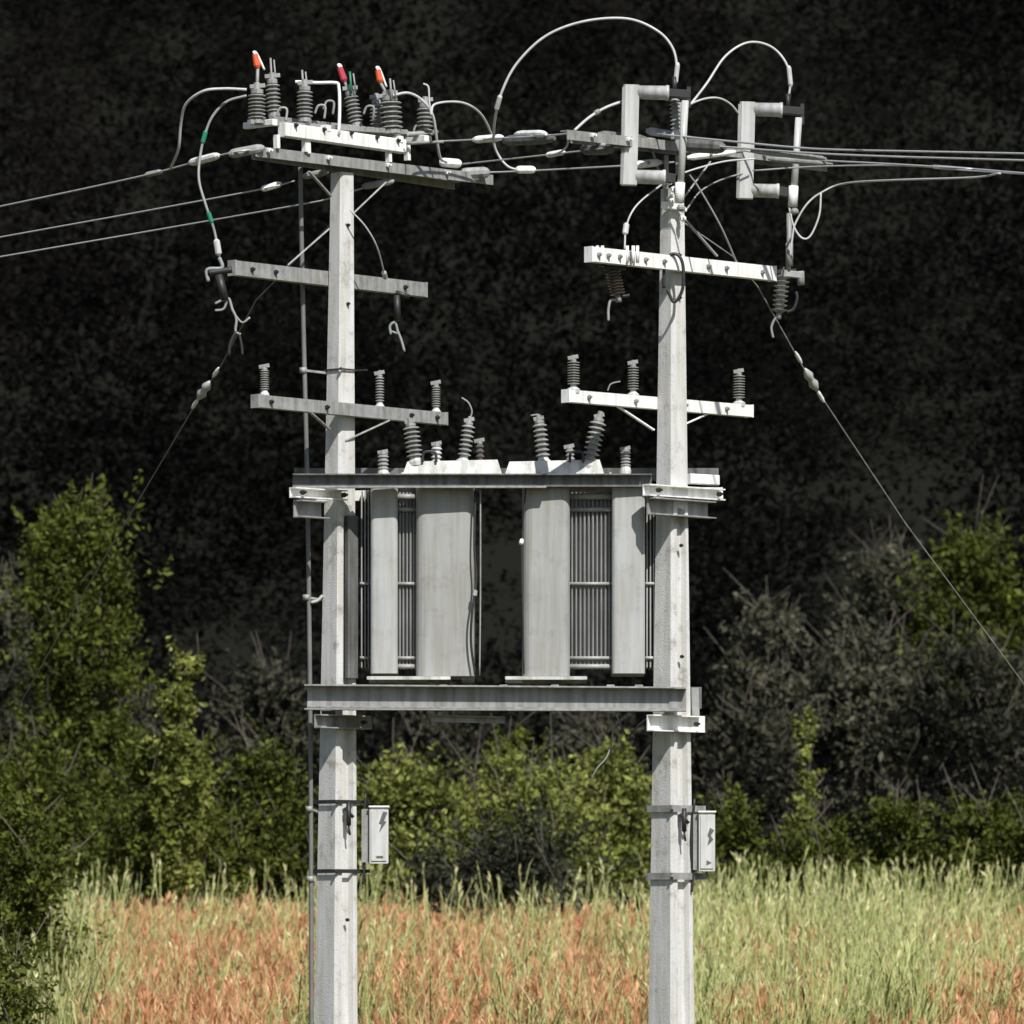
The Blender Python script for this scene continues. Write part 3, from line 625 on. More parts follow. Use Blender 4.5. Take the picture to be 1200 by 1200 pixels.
# ------------------------------------------------------------------ cutout fuses on the right pole
def cutout(label, xl, xr, yt, yb, xt, Y, tube_bottom, tube_x1):
    root = thing('cutout_fuse', label, 'fuse', at(xl, yb, Y), 'large white cutout fuses')
    mb = MB(); mb.bar(at(xl + 11, yt - 2, Y), at(xl + 8, yb + 4, Y), .115, .10, up=V((0, 1, 0)), ch=.015); mb.build('bracket', M['porcw'], root)
    mb = MB(); mb.bar(at(xl + 1.8, yt - 0, Y - .06), at(xl - .8, yb + 3, Y - .06), .02, .012, up=V((0, 1, 0))); mb.build('bracket_rib', M['galv'], root)
    mb = MB(); A = at(xl + 14, yt + 6, Y); B = at(xr, yt + 7, Y); L = (B - A).length
    mb.lathe(A, B, [(0, .05), (L * .9, .052), (L * .93, .058), (L, .056)], 16, True); mb.build('upper_insulator', M['porcw'], root)
    mb = MB(); A = at(xl + 12, yb - 6, Y); B = at(xr - 4, yb - 5, Y); L = (B - A).length
    mb.lathe(A, B, [(0, .05), (L * .9, .052), (L * .93, .058), (L, .056)], 16, True); mb.build('lower_insulator', M['porcw'], root)
    mb = MB(); A = at(xr, yt + 7, Y); mb.bar(A, at(xt + 8, yt + 9, Y), .06, .06); mb.bar(at(xt + 6, yt, Y), at(xt + 6, yt + 24, Y), .03, .05, up=V((0, 1, 0)))
    mb.tube([at(xt - 10, yt + 7, Y), at(xt - 11, yt - 12, Y)], .016); mb.build('upper_contact', M['dark'], root)
    mb = MB(); mb.bar(at(xr - 4, yb - 5, Y), at(xt - 2, yb - 2, Y), .05, .07); mb.bar(at(xt - 6, yb - 14, Y), at(xt - 9, yb + 14, Y), .03, .05, up=V((0, 1, 0)))
    mb.build('lower_contact', M['dark'], root)
    mb = MB(); mb.tube([at(xt + 2, yt + 16, Y - .03), at(tube_x1, tube_bottom, Y - .03)], .026, 12); mb.build('fuse_tube', M['porcw'], root)
    mb = MB(); mb.tube([at(tube_x1, tube_bottom - 14, Y - .03), at(tube_x1 - 1, tube_bottom + 10, Y - .03)], .036, 12); mb.build('ferrule', M['galvw'], root)
    mb = MB(); mb.lathe(at(tube_x1 + 1, tube_bottom + 12, Y - .04), at(tube_x1 + 1, tube_bottom + 20, Y - .04), [(0, .02), (.02, .032), (.035, .03), (.05, .01)], 10); mb.build('pull_ring', M['galv'], root)
    return root
cutout('first white C shaped cutout fuse, left of the right pole top', 729, 784, 102, 213, 801, -.42, 228, 797)
cutout('second white C shaped cutout fuse, right of the right pole', 865, 917, 122, 229, 934, .45, 232, 930)
bushing('small ribbed post insulator behind the first fuse tube', (792, 158, -.3), (790, 106, -.3), 8, .022, .04, name='post_insulator', group='ribbed posts at right pole top', m='porc')
mb = MB(); mb.bar(at(795, 120, -.06), at(796, 240, -.05), .05, .03, up=V((0, 1, 0))); mb.bar(at(781, 182, -.1), at(781, 236, -.05), .03, .03, up=V((0, 1, 0)))
tag(mb.build('pole_top_bracket', M['galv'], None, at(795, 240)), 'thin upright steel bracket rising from the right pole top', 'bracket')
r_ = thing('pipe_bracket', 'cluster of pale bolts and clips on the right pole head', 'bracket', at(790, 240, -.2))
for x, y in ((783, 214), (788, 222), (797, 228), (800, 246), (799, 256), (786, 236)):
    q = MB(); bolt(q, at(x, y, -.13), (.5, -1, 0), .022, .05); q.build('bolt', M['galvw'], r_)
mb = MB(); mb.bar(at(775, 240, -.12), at(801, 243, -.12), .05, .05); mb.build('plate', M['galvw'], r_)

# ------------------------------------------------------------------ hanging arresters / drop fuses
def arrester(label, top, bot, hook, Y, m='porcd', side=None):
    root = thing('surge_arrester', label, 'arrester', at(*top, Y), 'hanging arresters under the upper arms')
    A, B = at(*top, Y), at(*bot, Y); d = (B - A).normalized()
    MB().sheds(A, B, 8, .03, .058).build('shed_stack', M[m], root)
    mb = MB(); mb.bar(A - d * .02 + V((-.07, 0, 0)), A - d * .02 + V((.1, 0, .01)), .04, .03); mb.tube([A - d * .06, A], .02); mb.build('hanger', M['dark'], root)
    mb = MB(); mb.tube([B, B + d * .05], .02); mb.tube(spline([B + d * .04] + [at(*h, Y) for h in hook]), .010); mb.build('tail', M['galv'], root)
    if side:
        mb = MB(); mb.tube(spline([at(*h, Y) for h in side]), .012); mb.build('side_arm', M['dark'], root)
    return root
arrester('ribbed arrester hanging at the far right below the fuse rod', (917, 322), (913, 366), [(908, 374), (904, 384), (906, 396)], .78, 'porc', [(922, 366), (930, 362), (934, 350), (933, 342)])
arrester('ribbed arrester hanging under the left end of bright arm', (718, 318), (724, 346), [(716, 352), (713, 362), (713, 376)], -.5, 'porcd', [(724, 346), (732, 347), (738, 346)])
mb = MB(); mb.bar(at(915, 320, .75), at(941, 323, .78), .05, .05); mb.tube([at(938, 318, .78), at(939, 334, .78)], .028); mb.tube([at(925, 250, .75), at(924, 318, .75)], .02, 8); mb.tube([at(925, 285, .75), at(925, 312, .75)], .028, 8)
tag(mb.build('fuse_rod', M['galv'], None, at(925, 320, .75)), 'upright grey fuse rod with side bracket beyond the bright arm', 'rod')
mb = MB()
for x in (700, 706, 735, 742, 747): mb.tube([at(x, 288, -.6), at(x, 308, -.6)], .012, 6)
tag(mb.build('bolt_row', M['galvw'], None, at(720, 298, -.6)), 'row of pale bolts on the left end of the bright arm', 'bolts')
def drop_fuse(label, segs, org, Y):
    root = thing('drop_out_fuse', label, 'fuse', at(*org, Y), 'dark drop out fuses on left pole arm')
    for nm, mm, r, pts in segs:
        q = MB(); q.tube(spline([at(x, y, Y) for x, y in pts], 5), r); q.build(nm, M[mm], root)
    return root
drop_fuse('dark drop out fuse hanging off the left end of upper arm', [
    ('bracket', 'dark', .024, [(272, 316), (258, 318), (244, 320)]), ('bracket', 'gcable', .014, [(257, 302), (260, 314), (243, 316), (244, 330)]),
    ('insulator_body', 'dark', .030, [(256, 322), (264, 352)]), ('clip', 'gcable', .010, [(252, 356), (260, 352), (268, 350), (272, 362), (277, 374), (276, 388), (282, 392)]),
    ('clip', 'gcable', .009, [(252, 364), (262, 362), (266, 352)]), ('clip', 'galv', .008, [(276, 370), (284, 378), (293, 372)]), ('tail', 'dark', .012, [(277, 388), (270, 402), (268, 416)]), ('tail', 'dark', .010, [(280, 390), (283, 404), (284, 416)])], (257, 316), -.85)
drop_fuse('dark drop out fuse hanging under the right end of upper arm', [
    ('insulator_body', 'dark', .025, [(465, 346), (466, 376)]), ('bracket', 'dark', .018, [(462, 342), (480, 348)]),
    ('clip', 'gcable', .010, [(458, 392), (457, 382), (463, 378), (466, 388), (470, 398), (474, 412)]), ('clip', 'gcable', .008, [(458, 388), (466, 391)])], (466, 345), .55)

# ------------------------------------------------------------------ guy wires
def guy(label, pts, knob, ext, m='alu'):
    P = [at(*p) for p in pts]; d = (P[-1] - P[-2]).normalized(); 
    if ext: P.append(P[-1] + d * ext)
    root = thing('guy_wire', label, 'guy wire', P[0], 'guy wires with strain insulators')
    MB().tube(P, .005, 6).build('strand', M[m], root)
    A, B = at(*knob[0]), at(*knob[1]); L = (B - A).length
    MB().lathe(A, B, [(0, .01), (L * .12, .022), (L * .3, .038), (L * .42, .027), (L * .55, .027), (L * .68, .040), (L * .88, .022), (L, .01)], 10, True).build('strain_insulator', M['porcw'], root)
    for t in (-.5, 1.25):
        q = MB(); c = A.lerp(B, t); q.lathe(c - (B - A) * .25, c + (B - A) * .25, [(0, .009), (.03, .015), (L * .5 - .03, .015), (L * .5, .009)], 8)
        q.build('wire_grip', M['galvw'], root)
    return root
g_ = guy('long guy wire slanting down to the right from the right pole', [(803, 262, .02), (858, 300, .6), (888, 336, .9), (948, 443, 1.5), (1060, 612, 2.6), (1195, 795, 4.0), (1400, 1085, 6.2)], ((943, 432, 1.45), (958, 458, 1.6)), 0, 'galv')
guy('short visible guy wire slanting down left of the left pole', [(388, 262, .3), (300, 352, 1.0), (256, 434, 1.6), (238, 459, 1.8), (187, 545, 2.4), (60, 760, 3.9), (-120, 1080, 6.2)], ((246, 447, 1.7), (232, 468, 1.85)), 0, 'conduit')

# ------------------------------------------------------------------ meter boxes
def box_thing(label, x0, x1, y0, y1, Y, xs0, marks):
    root = thing('equipment_box', label, 'box', at(x0, y1, Y), 'small boxes strapped to the poles')
    z0, z1 = at(0, y1, Y).z, at(0, y0, Y).z; a, b = at(x0, 0, Y).x, at(x1, 0, Y).x
    mb = MB(); mb.box((a, Y, z0), (b, Y + .16, z1), .006); mb.build('body', M['box'], root)
    mb = MB(); mb.box((at(xs0, 0).x, Y + .035, z0 + .01), (a - .001, Y + .13, z1 - .012), .004); mb.build('back_plate', M['galv'], root)
    mb = MB(); mb.box((a + .012, Y - .008, z0 + .02), (b - .012, Y - .0005, z1 - .02), .003); mb.build('door', M['box'], root)
    mb = MB(); mb.box((a - .006, Y - .014, z1), (b + .008, Y + .17, z1 + .012), .003); mb.build('rain_hood', M['galvw'], root)
    mb = MB()
    for poly in marks:
        pts = [at(x, y, Y - .011) for x, y in poly]; n = len(pts)
        mb.add(pts + [p + V((0, .002, 0)) for p in pts], [list(range(n)), list(range(n, 2 * n))[::-1]] + [[i, (i + 1) % n, n + (i + 1) % n, n + i] for i in range(n)])
    mb.build('warning_mark', M['black'], root)
    mb = MB(); mb.tube(spline([V((a - .03, Y + .05, z1 + .1)), V((a - .05, Y + .05, (z0 + z1) / 2)), V((a - .04, Y + .06, z0)), V((a - .05, Y + .06, z0 - .15))]), .009); mb.build('lead', M['dark'], root)
    return root
box_thing('white box on the left pole with a dark lightning shaped mark', 433, 455, 946, 1012, -.1, 424,
          [[(449, 951), (454, 952), (450, 962), (453, 963), (444, 976), (447, 966), (444, 965)], [(441, 1003), (449, 1003), (449, 1005.5), (441, 1005.5)]])
box_thing('white box on the right pole with two small dark marks', 819, 838, 952, 1021, -.1, 812,
          [[(832, 970), (837, 973), (833, 979), (836, 984), (829, 991), (831, 982), (829, 979)], [(828, 1008), (834, 1011), (828, 1014)]])

# ------------------------------------------------------------------ vegetation (numpy meshes)
rng = np.random.default_rng(11)
def np_mesh(name, verts, quads, tone, m, parent=None, origin=(0, 0, 0), per=4, corner_tone=None):
    """verts (N,3), quads (M,per) vertex indices; tone (M,3) colour per face"""
    me = bpy.data.meshes.new(name); o0 = np.array(origin)
    me.vertices.add(len(verts)); me.vertices.foreach_set('co', (verts - o0).astype(np.float32).ravel())
    M_ = len(quads); me.loops.add(M_ * per); me.loops.foreach_set('vertex_index', quads.astype(np.int32).ravel())
    me.polygons.add(M_); me.polygons.foreach_set('loop_start', np.arange(0, M_ * per, per, dtype=np.int32))
    me.update(calc_edges=True)
    at_ = me.color_attributes.new('tone', 'FLOAT_COLOR', 'POINT')
    vt = np.ones((len(verts), 4), np.float32)
    vt[quads.ravel(), :3] = np.repeat(tone, per, axis=0)
    at_.data.foreach_set('color', vt.ravel())
    me.materials.append(m); o = bpy.data.objects.new(name, me); C.objects.link(o)
    if parent is not None: o.parent = parent
    return o
def leaves(P, size, tone, flat=.0, asp=1.7):
    """random oriented pointed leaf quads at P"""
    n = len(P); a = rng.normal(size=(n, 3)); a[:, 2] *= (1 - flat); a /= np.linalg.norm(a, axis=1)[:, None]
    b = rng.normal(size=(n, 3)); b -= a * (a * b).sum(1)[:, None]; b /= np.linalg.norm(b, axis=1)[:, None]
    s = (size * rng.uniform(.45, 1.15, n) * np.where(rng.uniform(size=n) < .12, 1.6, 1))[:, None]
    v = np.stack([P - a * s * asp / 2, P + b * s * .5 - a * s * .1, P + a * s * asp / 2, P - b * s * .5 - a * s * .1], 1).reshape(-1, 3)
    q = np.arange(4 * n).reshape(n, 4); return v, q, tone
def lobe_cloud(centres, radii, n):
    wt = radii.prod(1) ** (2 / 3); k = rng.choice(len(centres), n, p=wt / wt.sum())
    d = rng.normal(size=(n, 3)); d /= np.linalg.norm(d, axis=1)[:, None]
    r = rng.uniform(.35, 1, n) ** .5; ph = d * 5.1 + k[:, None]
    r = r * (1 + .22 * np.sin(ph[:, 0] * 1.7) * np.sin(ph[:, 1] * 1.9 + 1) + .12 * rng.normal(size=n))
    return centres[k] + d * radii[k] * r[:, None], k

def tone_of(cols, k, n, nl, jit=.25):
    lob = rng.uniform(0, 1, nl); t = np.clip(lob[k] + rng.normal(0, .25, n), 0, 1)[:, None]
    c = np.array(cols[0]) * (1 - t) + np.array(cols[1]) * t
    return np.clip(c * rng.uniform(1 - jit, 1 + jit, (n, 1)), 0, 1)

def shrub(name, label, cat, x0, x1, top, Y, cols, n, lsz=.07, shape='round', group=None, low=.05, nl=26):
    k = (Y - CAM_Y) / F; cx = (x0 + x1) / 2; X = (cx - 600) * k; hw = (x1 - x0) / 2 * k
    zb = gz(X, Y); zt = CAM_Z + (HOR - top) * k; zt -= .18; H = zt - zb; lsz *= .66; n = int(n * 1.0); nl = int(nl * 1.7)
    root = thing(name, label, cat, (X, Y, zb), group)
    cen = []; rad = []
    for i in range(nl):
        ti = rng.uniform(low, 1)
        if shape == 'column': wv = hw * (1 if ti < .9 else .85) * rng.uniform(.8, 1.0)
        elif shape == 'cone': wv = hw * (1.05 - ti * .8)
        elif shape == 'wide': wv = hw * math.sqrt(max(.04, 1 - ti ** 3.2))
        else: wv = hw * math.sqrt(max(.06, 1 - ((ti - .42) / .6) ** 2))
        rr = min(hw * (.55 if shape == 'column' else .42), H * .13, .62) * rng.uniform(.45, 1.15)
        g0 = rng.uniform(0, 2 * math.pi); q = rng.uniform(.1, 1) ** .5 * max(0, wv - rr * .6)
        cen.append((X + q * math.cos(g0), Y + q * math.sin(g0) * .8, zb + ti * H - rr * .7)); rad.append((rr * rng.uniform(.9, 1.4), rr, rr * rng.uniform(.55, .95)))
    cen = np.array(cen); rad = np.array(rad)
    kk = rng.integers(0, nl, int(n * .50)); P = cen[kk] + rng.normal(size=(len(kk), 3)) * rad[kk] * .44
    per = 26; i0 = rng.integers(0, nl, int(n * .62) // per)     # leafy shoots: most of what one sees of the crown
    up_w = .95 if shape in ('column', 'cone') else .5
    d = rng.normal(size=(len(i0), 3)) * np.array([.55, .5, .4]) + np.array([0, 0, up_w]); d /= np.linalg.norm(d, axis=1)[:, None]
    s0 = cen[i0] + rng.normal(size=(len(i0), 3)) * rad[i0] * .45; Ls = rng.uniform(.3, .9, (len(i0), 1)) * min(1, hw * .5 + .25)
    for s_ in np.linspace(0, 1, per):
        P = np.vstack([P, s0 + d * Ls * s_ + rng.normal(0, .055 * (1.15 - s_), (len(i0), 3)) - np.array([0, 0, .12]) * (s_ ** 2) * Ls]); kk = np.concatenate([kk, i0])
    keep = P[:, 2] > zb - .1; P = P[keep]; kk = kk[keep]
    v, q, tn = leaves(P, lsz, tone_of(cols, kk, len(P), nl, .35), asp=2.1)
    np_mesh('crown', v, q, tn, M['leaf'], root, (X, Y, zb))
    mb = MB(); tx = [V((X, Y, zb - .2)), V((X + .05, Y, zb + H * .3)), V((X - .05, Y + .05, zb + H * .62)), V((X, Y, zb + H * .85))]
    mb.tube(spline(tx, 4), [max(.015, .028 * H ** .7 * (1 - i / 13.0)) for i in range(13)], 7)
    mb.build('trunk', M['bark'], root)
    tw = MB()
    for i in range(0, nl, 1):
        for _ in range(3 if cols in (GR, GRd) else 1):
            c = V(cen[i]); dd = V((rng.normal(0, .5), rng.normal(0, .4), rng.uniform(.5, 1.2))).normalized(); Lw = rng.uniform(.5, 1.15) * min(1, hw * .5 + .3)
            m1 = c + dd * Lw * .5 + V((rng.normal(0, .05), 0, 0)); tw.tube([c - dd * .2, m1, c + dd * Lw + V((rng.normal(0, .1), 0, 0))], [.011, .007, .003], 3)
    tw.build('twigs', M['twig'], root)['kind'] = 'stuff'
    for i in range(0, nl, 5):
        c = V(cen[i]); f = max(.05, (c.z - zb) / H) * .8; s1 = V((X, Y, zb + f * H * .75)); mb = MB()
        mb.tube([s1, s1.lerp(c, .5) + V((0, 0, .05)), c], [.03, .02, .008], 5); mb.build('branch', M['bark'], root)
    return root

OL = ((.040, .051, .008), (.118, .138, .022)); OLb = ((.080, .10, .016), (.27, .29, .075)); OD = ((.03, .042, .012), (.07, .085, .02))
GR = ((.032, .034, .020), (.110, .108, .070)); GRd = ((.022, .024, .014), (.075, .074, .048))
B_ = 'bushes behind the meadow'
shrub('columnar_tree', 'tall narrow olive green tree at the far left', 'tree', 14, 176, 566, 27, OL, 40000, .06, 'column', nl=60)
shrub('columnar_tree', 'small narrow green tree right of the tall left one', 'tree', 180, 243, 742, 22, OLb, 15000, .06, 'column', nl=30)
shrub('leafy_bush', 'dark green bush filling the lower left corner before the grass', 'bush', -150, 122, 885, 15.5, OL, 26000, .055, 'wide', B_, nl=34)
shrub('leafy_bush', 'low dark green bush in the bottom left corner of the meadow', 'bush', -160, 78, 1010, 10.0, OL, 15000, .05, 'wide', B_, nl=26)
shrub('leafy_bush', 'olive bush at the left edge below the tall tree', 'bush', -60, 130, 865, 24, OL, 20000, .06, 'wide', B_, nl=30)
shrub('leafy_bush', 'bright olive bush under the small narrow tree', 'bush', 90, 300, 848, 22.5, OL, 22000, .06, 'wide', B_, nl=32)
shrub('leafy_bush', 'olive bush just left of the left pole', 'bush', 230, 392, 843, 23.5, OL, 18000, .06, 'wide', B_, nl=28)
shrub('leafy_bush', 'low green bush between poles beside the left box', 'bush', 395, 560, 872, 23.5, OLb, 14000, .06, 'wide', B_, nl=26, low=.3)
shrub('leafy_bush', 'brightest yellow green bush in the middle between the poles', 'bush', 500, 740, 890, 22.8, OLb, 17000, .06, 'wide', B_, nl=26, low=.42)
shrub('leafy_bush', 'upright green shrub rising to the platform middle', 'bush', 535, 665, 822, 24.5, OL, 11000, .06, 'cone', B_, nl=20, low=.25)
shrub('leafy_bush', 'green bush touching the left side of the right pole', 'bush', 640, 775, 858, 24.0, OLb, 11000, .06, 'wide', B_, nl=22, low=.42)
shrub('leafy_bush', 'dim grey undergrowth in front of the brightest middle bush', 'bush', 430, 790, 968, 21.8, ((.02, .024, .014), (.052, .056, .036)), 15000, .06, 'wide', B_, nl=26)
shrub('leafy_bush', 'wide sprawling yellow green thicket spread across the gap between poles', 'bush', 390, 800, 900, 24.2, OLb, 22000, .06, 'wide', B_, nl=44, low=.3)
shrub('leafy_bush', 'low green bush just right of the right box', 'bush', 800, 925, 925, 23.5, OL, 12000, .06, 'wide', B_, nl=22)
shrub('sapling', 'small green sapling standing alone right of the right pole', 'sapling', 924, 962, 826, 24.5, OLb, 3000, .06, 'cone', nl=18)
shrub('leafy_bush', 'low green bush under the sapling', 'bush', 890, 1030, 945, 23, OL, 12000, .06, 'wide', B_, nl=22)
shrub('leafy_bush', 'olive hedge bush at the lower right edge', 'bush', 1080, 1290, 915, 23, OL, 18000, .06, 'wide', B_, nl=28)
shrub('leafy_bush', 'low olive bush second from the right edge', 'bush', 985, 1120, 925, 24, OL, 12000, .06, 'wide', B_, nl=22)
T_ = 'dim grey green trees behind the bushes'
shrub('grey_green_tree', 'dim grey tree just right of the right pole', 'tree', 815, 985, 690, 34, GR, 20000, .075, 'round', T_, nl=36)
shrub('grey_green_tree', 'grey green tree behind the guy wire', 'tree', 965, 1110, 628, 36, GR, 18000, .075, 'round', T_, nl=34)
shrub('olive_tree', 'olive topped tree at the right edge of the photo', 'tree', 1025, 1250, 605, 35, OL, 20000, .075, 'round', T_, nl=34)
shrub('grey_green_tree', 'wide loose brownish thicket between the right pole and right edge', 'tree', 850, 1160, 742, 33, GR, 26000, .075, 'wide', T_, nl=44)
shrub('grey_green_tree', 'dim low tree at the right edge below the olive one', 'tree', 1020, 1260, 720, 32, GRd, 22000, .075, 'round', T_, nl=36)
shrub('grey_green_tree', 'dim low shrub between the right pole and the sapling', 'tree', 800, 960, 800, 31, GRd, 14000, .07, 'wide', T_, nl=26)
shrub('grey_green_tree', 'dim grey tree behind the platform middle', 'tree', 420, 600, 800, 34, GRd, 16000, .075, 'wide', T_, nl=26)
shrub('grey_green_tree', 'dim grey tree left of the right pole behind cables', 'tree', 610, 790, 830, 33, GRd, 14000, .075, 'wide', T_, nl=24)
shrub('grey_green_tree', 'dim grey tree left of the left pole', 'tree', 230, 400, 765, 33, GRd, 16000, .075, 'wide', T_, nl=26)
shrub('grey_green_tree', 'dim grey tree at the left edge beside the tall green one', 'tree', -90, 75, 660, 33, GR, 16000, .075, 'round', T_, nl=30)
shrub('grey_green_tree', 'dim grey tree between tall and small narrow trees', 'tree', 100, 240, 800, 31, GR, 12000, .075, 'wide', T_, nl=24)

# far dark woodland on the hillside: one mass
cen = []; rad = []
for row, Y in enumerate(list(np.linspace(29, 42, 5)) + list(np.linspace(45, 86, 14))):
    d = Y - CAM_Y; half = 620 / F * d + 3
    nrow = int(2 * half / 2.6)
    for i in range(nrow):
        X = -half + (i + rng.uniform(.1, .9)) * 2 * half / nrow; y = Y + rng.uniform(-2.4, 2.4); h = rng.uniform(5.5, 9.5) if Y > 44 else rng.uniform(1.6, 3.2); zb = gz(X, y)
        for j in range(9):
            ti = (j + .5) / 9; wv = (1.9 - 1.5 * ti) * rng.uniform(.7, 1.2)
            cen.append((X + rng.normal(0, .45), y + rng.normal(0, .4), zb + ti * h)); rad.append((wv, wv, .75))
cen = np.array(cen); rad = np.array(rad)
P, kk = lobe_cloud(cen, rad, 480000)
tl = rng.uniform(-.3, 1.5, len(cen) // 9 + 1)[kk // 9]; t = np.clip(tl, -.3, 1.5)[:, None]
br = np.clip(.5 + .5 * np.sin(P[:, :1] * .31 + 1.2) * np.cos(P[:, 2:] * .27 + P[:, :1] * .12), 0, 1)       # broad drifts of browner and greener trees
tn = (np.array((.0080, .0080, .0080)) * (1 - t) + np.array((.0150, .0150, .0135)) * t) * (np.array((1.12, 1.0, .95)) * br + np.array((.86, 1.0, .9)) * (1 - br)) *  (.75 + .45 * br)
v, q, tn = leaves(P, .08, tn)
o = np_mesh('dark_woodland', v, q, tn, M['wood']); tag(o, 'dark dense woodland covering the hillside behind everything', 'woodland'); o['kind'] = 'stuff'

# meadow
def vnoise(x, y, s, seed):
    a = np.sin(x * s + seed) * np.cos(y * s * 1.3 - seed * 2) + .6 * np.sin(x * s * 2.3 - y * s * 1.1 + seed * 3) + .4 * np.sin(x * s * 4.7 + y * s * 3.1 + seed)
    return a / 2
def tan_amount(px):
    c = np.zeros_like(px)
    for m_, s_, a_ in ((225, 80, 1.1), (330, 38, .8), (465, 50, .85), (545, 55, .75), (690, 62, .8), (880, 40, .5), (945, 25, .55), (1045, 20, .4), (1130, 40, .7), (1190, 40, .7)):
        c = np.maximum(c, a_ * np.exp(-((px - m_) / s_) ** 2 / 2))
    return c
NB = 125000
def tan_mask(px, x, y):
    t = tan_amount(px) * (.80 + .75 * vnoise(x, y, 1.15, 6) + .25 * vnoise(x, y, 3.9, 1.7)) * np.clip((23.2 - y) / 1.5, 0, 1)
    t = np.clip((t - .22) / .36, 0, 1); return t * t * (3 - 2 * t)
x = rng.uniform(-9.5, 9.5, NB); y = rng.uniform(9.5, 22.5, NB)
px = x * F / (y - CAM_Y) + 600
tm = tan_mask(px, x, y)
z = gzv(x, y) - .02
cl = vnoise(x, y, 4.5, 8)
h = .60 + .10 * vnoise(x, y, .8, 4) + .16 * cl + .17 * rng.normal(size=NB)
h = np.where(rng.uniform(size=NB) < .10, h + rng.uniform(.1, .55, NB), h)
tus = np.clip(vnoise(x, y, 3.1, 2.5) + .5 * vnoise(x, y, 6.7, 7), -1, 1)      # tussocks
h = np.clip(h + .10 * tus, .2, 1.4) * (1 - .42 * tm)
lean = rng.normal(0, .24, (NB, 2)) * h[:, None] + (np.array([.05, 0]) + .2 * np.stack([vnoise(x, y, 2.2, 5), 0 * x], 1)) * h[:, None]
wd = rng.uniform(.005, .014, NB) * np.where(rng.uniform(size=NB) < .15, 1.9, 1)
ang = rng.uniform(-.9, .9, NB); wx = np.cos(ang) * wd; wy = np.sin(ang) * wd
b0 = np.stack([x, y, z], 1); side = np.stack([wx, wy, 0 * wx], 1)
mid = b0 + np.stack([lean[:, 0] * .3, lean[:, 1] * .3, h * .58], 1); tip = b0 + np.stack([lean[:, 0], lean[:, 1], h * rng.uniform(.86, 1, NB)], 1)
up_ = b0 + np.stack([lean[:, 0] * .68, lean[:, 1] * .68, h * .84], 1)
vv = np.stack([b0 - side, b0 + side, mid - side * .9, mid + side * .9, up_ - side * .6, up_ + side * .6, tip - side * .08, tip + side * .08], 1).reshape(-1, 3)
i8 = np.arange(NB)[:, None] * 8
qq = np.concatenate([i8 + np.array([0, 1, 3, 2]), i8 + np.array([2, 3, 5, 4]), i8 + np.array([4, 5, 7, 6])], 1).reshape(-1, 4)
g1 = np.array((.05, .07, .015)); g2 = np.array((.54, .52, .22)); t1 = np.array((.34, .19, .085)); t2 = np.array((.66, .43, .24)); dk = np.array((.06, .08, .02))
u = rng.uniform(0, 1, (NB, 1)); gc = g1 * (1 - u) + g2 * u
isd = (vnoise(x, y, 2.6, 9) < -.25)[:, None] & (rng.uniform(size=(NB, 1)) < .7); gc = np.where(isd, dk * (1 + u), gc)
tcn = t1 * (1 - u) + t2 * u; pk = ((vnoise(x, y, 2.9, 4.2) < -.3)[:, None]) & (rng.uniform(size=(NB, 1)) < .75); tcn = np.where(pk, np.array((.13, .08, .03)) * (1 + u), tcn)
ist = (rng.uniform(size=NB) < np.clip(tm * 1.0, .015, .88))[:, None]
tn = np.where(ist, tcn, gc)
gobj = np_mesh('tall_grass', vv, qq, np.repeat(tn, 3, axis=0), M['grass']); tag(gobj, 'tall green and yellow meadow grass behind the poles', 'grass'); gobj['kind'] = 'stuff'

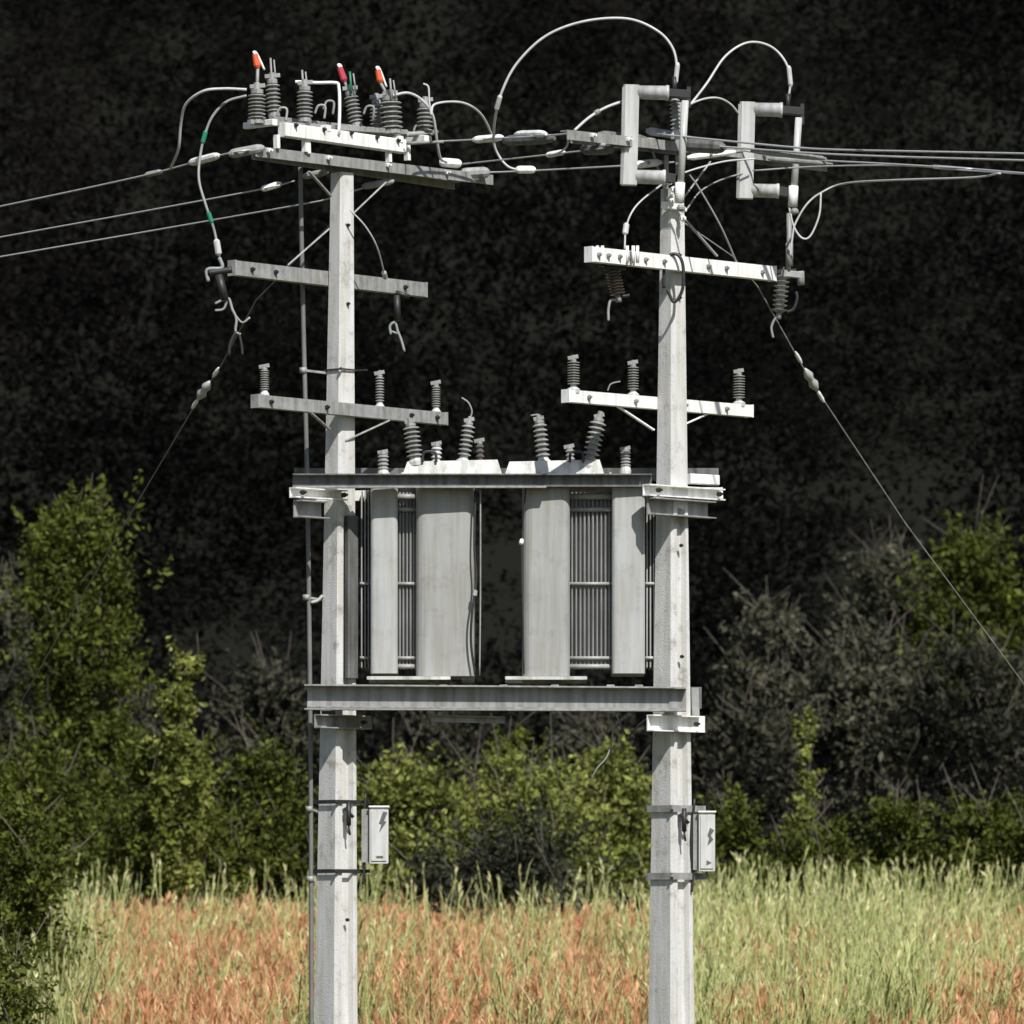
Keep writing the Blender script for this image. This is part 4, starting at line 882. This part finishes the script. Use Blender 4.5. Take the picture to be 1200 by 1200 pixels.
# seed heads: pale green stalks and fluffy tan plumes
def plumes(NS, xr, yr, hts, L, W, cols, wsel, nq=5, name='seed_heads', label=''):
    x = rng.uniform(*xr, NS * 3); y = rng.uniform(*yr, NS * 3); px = x * F / (y - CAM_Y) + 600
    pk = vnoise(x, y, 2.9, 4.2) < -.3; keep = rng.uniform(size=NS * 3) < wsel(px, x, y) * np.where(pk, .3, 1); x, y = x[keep][:NS], y[keep][:NS]; n = len(x)
    z = gzv(x, y); h = rng.uniform(*hts, n) + .08 * vnoise(x, y, .9, 2) + .16 * np.clip(vnoise(x, y, 3.1, 2.5) + .5 * vnoise(x, y, 6.7, 7), -1, 1); ln = rng.normal(0, .2, (n, 2)) + np.array([.04, 0])
    u = rng.uniform(0, 1, (n, 1)); col = np.array(cols[0]) * (1 - u) + np.array(cols[1]) * u
    b0 = np.stack([x, y, z], 1); top = b0 + np.stack([ln[:, 0] * h, ln[:, 1] * h, h], 1)
    sd_ = np.stack([np.full(n, .0035), np.zeros(n), np.zeros(n)], 1)
    V_ = [np.stack([b0 - sd_, b0 + sd_, top + sd_, top - sd_], 1).reshape(-1, 3)]; T_ = [col * np.array((.8, .95, .7))]
    ax = np.stack([ln[:, 0] + rng.normal(0, .1, n), ln[:, 1], np.ones(n)], 1); ax /= np.linalg.norm(ax, axis=1)[:, None]
    for j in range(nq):
        LL = L * rng.uniform(.35, .7, n)[:, None]; s = top - ax * (L * rng.uniform(0, .8, n)[:, None])
        d = ax + rng.normal(0, .20, (n, 3)); d /= np.linalg.norm(d, axis=1)[:, None]
        b = np.cross(d, rng.normal(size=(n, 3))); b /= np.linalg.norm(b, axis=1)[:, None]; wv = W * rng.uniform(.5, 1.2, n)[:, None]
        V_.append(np.stack([s, s + d * LL * .5 + b * wv / 2, s + d * LL, s + d * LL * .5 - b * wv / 2], 1).reshape(-1, 3)); T_.append(col * rng.uniform(.75, 1.25, (n, 1)))
    vv = np.vstack(V_); o = np_mesh(name, vv, np.arange(len(vv)).reshape(-1, 4), np.clip(np.vstack(T_), 0, 1), M['grass'])
    tag(o, label, 'grass'); o['kind'] = 'stuff'
plumes(40000, (-9.5, 9.5), (9.5, 23.0), (.44, .84), .20, .021, ((.46, .22, .10), (.86, .50, .29)), lambda p, x, y: tan_mask(p, x, y), 7,
       'dry_plumes', 'fluffy dry orange tan seed plumes in patches in the meadow')
plumes(12000, (-9.5, 9.5), (10, 22.8), (.75, 1.35), .17, .02, ((.40, .40, .17), (.72, .68, .38)), lambda p, x, y: np.where(p < 60, .1, np.where(p > 780, 1.0, .55)) * np.clip(.5 + vnoise(x, y, 2.3, 3), .1, 1) * (1 - .8 * tan_mask(p, x, y)), 4,
       'green_seed_heads', 'tall pale green seed heads standing above the meadow')

def coarse(NS, name, label):
    x = rng.uniform(-9.5, 9.5, NS); y = rng.uniform(9.6, 22.8, NS); n = NS
    c0 = rng.integers(0, n, n); near = rng.uniform(size=n) < .8; k = n // 16            # grouped in tufts
    ci = rng.integers(0, k, n); x = np.where(near, x[ci] + rng.normal(0, .07, n), x); y = np.where(near, y[ci] + rng.normal(0, .07, n), y)
    z = gzv(x, y); L = rng.uniform(.7, 1.25, n); a = rng.uniform(0, 2 * np.pi, n); out = rng.uniform(.1, .55, n)
    b0 = np.stack([x, y, z], 1); o = np.stack([np.cos(a), np.sin(a), 0 * a], 1)
    side = np.stack([np.full(n, 1.), 0 * a, 0 * a], 1) * rng.uniform(.006, .012, n)[:, None]
    lv = []
    for t in (0, .35, .65, .85, 1):
        c = b0 + o * (out * L * t ** 2)[:, None]; c[:, 2] += L * (t - .28 * out * t ** 3); w_ = side * (1 - t ** 2 * .95); lv += [c - w_, c + w_]
    vv = np.stack(lv, 1).reshape(-1, 3); i10 = np.arange(n)[:, None] * 10
    qq = np.concatenate([i10 + np.array([2 * j, 2 * j + 1, 2 * j + 3, 2 * j + 2]) for j in range(4)], 1).reshape(-1, 4)
    u = rng.uniform(0, 1, (n, 1)); tn = np.array((.22, .24, .07)) * (1 - u) + np.array((.70, .66, .34)) * u
    ob = np_mesh(name, vv, qq, np.repeat(tn, 4, axis=0), M['grass']); tag(ob, label, 'grass'); ob['kind'] = 'stuff'
coarse(13000, 'coarse_grass_tufts', 'coarse arching straw green grass tufts through the meadow')
